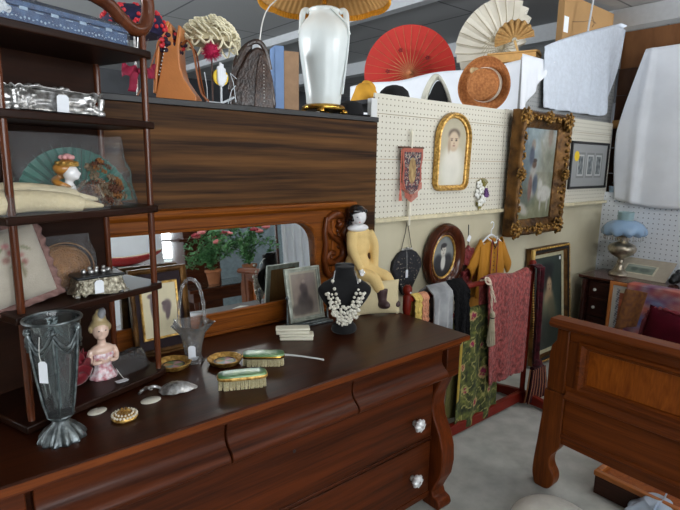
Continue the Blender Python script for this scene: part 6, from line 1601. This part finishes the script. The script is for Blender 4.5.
def bot(): 
    P = [(.10, .50), (.10, .262)]
    P += [(.10 + (LEN - .2) * i / 20, .262 - .014 * math.sin(PI * i / 20)) for i in range(1, 20)]
    return P + [(LEN - .10, .262), (LEN - .10, .50)]
obj('apron', MB().prism(bot(), 'Y', .002, .040), M_bed, fb, bevel=.003)
obj('apron_bead', MB().prism([(.002, .30), (-.010, .302), (-.012, .310), (-.006, .318), (.002, .322)], 'X', .10, LEN - .10), M_bed, fb, bevel=.001)

# ------------------------------------------------------------ on the floor
t = thing('shallow_drawer', 'shallow dark tray with honey-coloured rim on the floor under the footboard', 'tray', (2.46, .955, 0), (0, 0, -PI / 2 - .03))
obj('body', MB().box(0, .70, 0, .42, 0, .095), wood('tray_side_wood', rgb(44, 24, 18), rgb(70, 40, 28), 'X', 5, .5, .1), t, bevel=.004)
mo = wood('honey_oak', rgb(146, 82, 38), rgb(186, 116, 60), 'X', 6, .35, .3, 12)
obj('rim', MB().box(-.006, .706, -.006, .022, .096, .122).box(-.006, .706, .40, .426, .096, .122).box(-.006, .022, .022, .40, .096, .122).box(.678, .706, .022, .40, .096, .122), mo, t, bevel=.005)
obj('panel', MB().box(.022, .678, .022, .40, .0955, .104), M_bedp, t, smooth=False)
def bagm(u, v):
    a = 2 * PI * u; r = .115 * (math.sin(PI * (.12 + .88 * v) * .5 + .0) if v < .0 else 1) * math.sqrt(max(.0, 1 - (v * 1.0) ** 2.6)) + .004
    p = Vector((r * 1.15 * math.cos(a), r * math.sin(a), .12 * v))
    n = noise.noise_vector(p * 18); return tuple(p + Vector((n.x, n.y, n.z * .8)) * .022 * (1 if v > .03 else .2))
mb = MB().grid(bagm, 60, 22, True); mb.f.append(tuple(range(60 * 22, 60 * 23)))
for s in (-1, 1): mb.tube(smoothp([(s * .03, 0, .10), (s * .035, -.01, .135), (s * .055, -.01, .142), (s * .06, 0, .10)]), [.010] * 13, 8, flat=.35)
m_pb, nt_, b_2 = new_mat('thin_blue_white_plastic')
b_2.inputs['Base Color'].default_value = rgb(186, 202, 222); b_2.inputs['Roughness'].default_value = .35; b_2.inputs['Transmission Weight'].default_value = .12
single('carrier_bag', 'crumpled bluish white carrier bag on the floor at the lower right', 'bag', mb, m_pb, (2.44, .665, 0.0))
def padf(u, v):
    a = 2 * PI * u; r = v; x = .25 * r * math.cos(a); y = .20 * r * math.sin(a)
    z = .055 * (1 - r ** 4) + .012 * noise.noise(Vector((x * 9, y * 9, 1))) * (1 - r ** 3) + .002
    return (x, y, z)
mb = MB().grid(padf, 60, 18, True); mb.f.append(tuple(range(60)))
mb.grid(lambda u, v: (.25 * math.cos(2 * PI * u), .20 * math.sin(2 * PI * u), .002 * v), 60, 1, True)
single('floor_cushion', 'off-white cloth cushion on the concrete at the bottom edge', 'cushion', mb, mat('off_white_cloth', rgb(232, 230, 222), .9, 0, .05, nscale=14, bump=.4), (2.06, .93, 0.0), (0, 0, .7), merge=True)

# ------------------------------------------------------------ what the mirror shows: the other side of the aisle
M_dt = wood('dark_table_wood', rgb(40, 18, 10), rgb(84, 42, 22), 'X', 5, .35, .2, 12)
t = thing('console_table', 'dark wooden console table across the aisle, seen in the mirror under the roses', 'table', (2.85, -1.05, 0))
obj('top', MB().box(-.85, .85, -.26, .26, .64, .675), M_dt, t, bevel=.005)
obj('glass_cover', MB().box(-.85, .85, -.26, .26, .676, .682), glass('table_glass', (.9, .97, .95, 1)), t, smooth=False)
obj('apron', MB().box(-.80, .80, -.22, .22, .54, .64), M_dt, t, bevel=.003)
for x in (-.76, .76):
    for y in (-.19, .19): obj('leg', MB().lathe([(.018, 0), (.026, .04), (.018, .1), (.028, .3), (.02, .45), (.03, .54)], 16, x, y), M_dt, t)
M_leaf = mat('rose_leaf', rgb(44, 92, 50), .6, 0, nscale=30, col2=rgb(96, 150, 92))
M_terra = mat('terracotta', rgb(170, 108, 70), .8, 0, .08)
def plant(lab, x, y, seed, s):
    random.seed(seed)
    t = thing('potted_rose', lab, 'potted plant', (x, y, .683), (0, 0, seed), 'potted roses across the aisle')
    obj('pot', MB().lathe([(0, 0), (.055, 0), (.075, .12), (.085, .125), (.085, .15), (.07, .15), (.06, .13), (0, .13)], 30), M_terra, t)
    lf = MB(); st = MB(); fl_ = MB(); f2 = MB()
    for k in range(16):
        a = random.uniform(0, 2 * PI); R = random.uniform(.08, .28) * s; h = random.uniform(.16, .50) * s
        tip = Vector((R * math.cos(a), R * math.sin(a), .12 + h)); mid = Vector((R * .3 * math.cos(a), R * .3 * math.sin(a), .14 + h * .7))
        P = smoothp([(0, 0, .12), tuple(mid), tuple(tip), tuple(tip + Vector((.03 * math.cos(a), .03 * math.sin(a), -.10)))], 4); st.tube(P, .003, 5)
        for p in P[2:]:
            for q in range(4):
                c = p + Vector((random.uniform(-.05, .05), random.uniform(-.05, .05), random.uniform(-.04, .04)))
                lf.ball(c, random.uniform(.018, .032), random.uniform(.010, .018), .003, 6, 4, Euler((random.uniform(-1, 1), random.uniform(-1, 1), random.uniform(0, 6))))
    for k in range(7):
        a = k * 2.4; R = random.uniform(.10, .24) * s; c = Vector((R * math.cos(a), R * math.sin(a), (.50 + random.uniform(-.12, .10)) * s + .08))
        m_ = fl_ if k % 4 else f2
        m_.ball(c, .026, .026, .024, 10, 7)
        for q in range(6): b_ = q * 1.05; m_.ball(c + Vector((.026 * math.cos(b_), .026 * math.sin(b_), -.004)), .022, .022, .016, 8, 5, Euler((.5 * math.sin(b_), .5 * math.cos(b_), b_)))
    obj('leaves', lf, M_leaf, t); obj('stems', st, mat('green_stem', rgb(60, 90, 44), .7), t)
    obj('blossoms', fl_, mat('pink_petals', rgb(214, 120, 120), .6, 0, .1), t); obj('blossoms', f2, mat('red_petals', rgb(150, 34, 48), .6, 0, .1), t, label='darker red blossoms')
plant('potted pink rose bush, the left one in the mirror', 2.36, -1.0, 3, .95)
plant('potted pink rose bush, the right one in the mirror', 2.84, -1.08, 8, 1.1)
t = thing('curio_cabinet', 'dark wooden curio cabinet reflected left of the roses', 'cabinet', (2.62, -2.0, 0))
obj('body', MB().box(-.22, .22, -.2, .2, 0, 1.5), M_dt, t, bevel=.005)
obj('shelf', MB().box(-.30, .30, -.26, .28, 1.12, 1.15), M_dt, t, bevel=.004)
obj('cornice', MB().box(-.27, .27, -.25, .26, 1.5, 1.56), M_dt, t, bevel=.01)
t = single('glass_shell_dish', 'small scalloped glass dish on the curio cabinet shelf in the mirror', 'dish', MB().lathe([(0, 0), (.04, 0), (.05, .01), (.10, .06), (.09, .06), (.04, .015), (0, .015)], 36, rfn=lambda a, z: 1 + .08 * math.cos(a * 9) * (z > .03)), M_crystal, (2.62, -1.765, 1.151))
t = thing('white_screen', 'tall plain white screen standing across the aisle at left in the mirror', 'screen', (1.75, -2.3, 0))
obj('panel', MB().box(-.62, .58, -.02, .02, .05, 1.9), M_sheet, t, bevel=.004)
for x in (-.6, .56): obj('foot', MB().box(x - .02, x + .02, -.2, .2, 0, .05), m_rail, t, bevel=.004)
t = thing('model_boat', 'long red and cream half-hull with dark stand reflected at the mirror left', 'model', (1.78, -1.95, 0))
def hull(u, v):
    x = -.42 + .84 * u; w = math.sin(PI * min(1, .06 + .94 * u)) ** .6; a = PI * v
    return (x, -.075 * w * math.cos(a), 1.0 - .10 * w * math.sin(a) + .05 * (2 * u - 1) ** 2)
obj('hull', MB().grid(hull, 40, 14), mat('red_hull', rgb(150, 36, 36), .35, 0, .05, coat=.4), t, solid=.006)
obj('deck', MB().grid(lambda u, v: (-.40 + .80 * u, (-.07 + .14 * v) * math.sin(PI * (.07 + .86 * u)) ** .6, 1.0 + .05 * (2 * u - 1) ** 2), 40, 4), mat('cream_deck', rgb(206, 196, 170), .5), t, solid=.006)
obj('stand', MB().box(-.15, .15, -.06, .06, .88, .90).box(-.02, .02, -.02, .02, .0, .88).box(-.16, .16, -.12, .12, 0, .03), mat('black_stand', rgb(30, 26, 24), .5), t, bevel=.003)
t = thing('lace_curtain', 'white lace curtain hanging from a pink rail at the mirror right', 'curtain', (4.05, -1.6, 0))
obj('rail', MB().tube([(-.5, 0, 1.55), (.55, 0, 1.55)], .016, 10), mat('pink_rail', rgb(176, 112, 104), .5), t)
obj('cloth', MB().grid(lambda u, v: (-.42 + .9 * u, .03 * math.sin(u * 46) - .0, 1.53 - 1.3 * v), 120, 8), M_sheet, t, solid=.003)
for x in (-.5, .55): obj('post', MB().box(x - .015, x + .015, -.015, .015, 0, 1.56).box(x - .02, x + .02, -.15, .15, 0, .03), M_dt, t, bevel=.003)

t = thing('grey_screen', 'tall blue-grey screen behind the roses in the mirror', 'screen', (3.9, -2.7, 0))
obj('panel', MB().box(-1.05, 1.25, -.02, .02, .05, 2.3), mat('blue_grey_cloth', rgb(120, 134, 140), .85), t, bevel=.004)
for x in (-1.0, 1.2): obj('foot', MB().box(x - .02, x + .02, -.2, .2, 0, .05), m_rail, t, bevel=.004)

# ------------------------------------------------------------ camera and light
cam = bpy.data.cameras.new('camera'); co = bpy.data.objects.new('camera', cam); C.objects.link(co)
cam.lens = 515 / 680 * 36; cam.sensor_width = 36; cam.clip_start = 0.02
right = Vector((0.76914, -0.63889, 0.01574)); up = Vector((0.10288, 0.14808, 0.98361)); fwd = Vector((0.63074, 0.75491, -0.17962))
mw = Matrix(((right.x, up.x, -fwd.x, 0), (right.y, up.y, -fwd.y, 0), (right.z, up.z, -fwd.z, 1.6), (0, 0, 0, 1)))
co.matrix_world = mw
bpy.context.scene.camera = co
w = bpy.data.worlds.new('sky'); bpy.context.scene.world = w; w.use_nodes = True
bg = w.node_tree.nodes['Background']; bg.inputs[0].default_value = (0.88, 0.94, 1.0, 1); bg.inputs[1].default_value = 1.5
def area(name, loc, rot, sx, sy, power, col):
    l = bpy.data.lights.new(name, 'AREA'); l.shape = 'RECTANGLE'; l.size = sx; l.size_y = sy; l.energy = power; l.color = col
    o = bpy.data.objects.new(name, l); C.objects.link(o); o.location = loc; o.rotation_euler = rot
for nm, x, p in (('window_light', -1.1, 60), ('window_light', 2.3, 150), ('window_light', 5.8, 330)):
    area(nm, (x, -4.98, 1.78), (PI / 2, 0, 0), 2.9, 2.1, p, (0.94, 0.97, 1.0))
area('window_light', (-3.98, 5.8, 1.82), (PI / 2, 0, -PI / 2), 5.0, 2.1, 300, (0.94, 0.97, 1.0))  # fill for the back of the shop, set in the added left window
# unseen lamps added overhead for more light, behind and beside the photographer
m_lampglow = bpy.data.materials.new('lit_diffuser'); m_lampglow.use_nodes = True
bb = m_lampglow.node_tree.nodes['Principled BSDF']; bb.inputs['Emission Color'].default_value = (1, 0.96, 0.9, 1); bb.inputs['Emission Strength'].default_value = 9
for i, (x, y) in enumerate(((0.6, -1.3), (3.0, -1.6), (5.6, -0.6), (3.1, 0.4))):
    t = thing('ceiling_lamp', ['long ceiling lamp nearest the left behind the photographer', 'long ceiling lamp over the middle aisle behind the photographer', 'long ceiling lamp over the right hand side of the shop', 'long ceiling lamp above the bed footboard'][i], 'lamp', (x, y, 3.3), group='long ceiling lamps')
    obj('housing', MB().box(-0.62, 0.62, -0.14, 0.14, -0.06, 0), m_rail, t, smooth=False, bevel=.005)
    obj('diffuser', MB().box(-0.6, 0.6, -0.12, 0.12, -0.075, -0.061), m_lampglow, t, smooth=False)
vs = bpy.context.scene.view_settings
vs.view_transform = 'Standard'; vs.look = 'None'; vs.gamma = 1; vs.use_curve_mapping = False; vs.exposure = 0.74
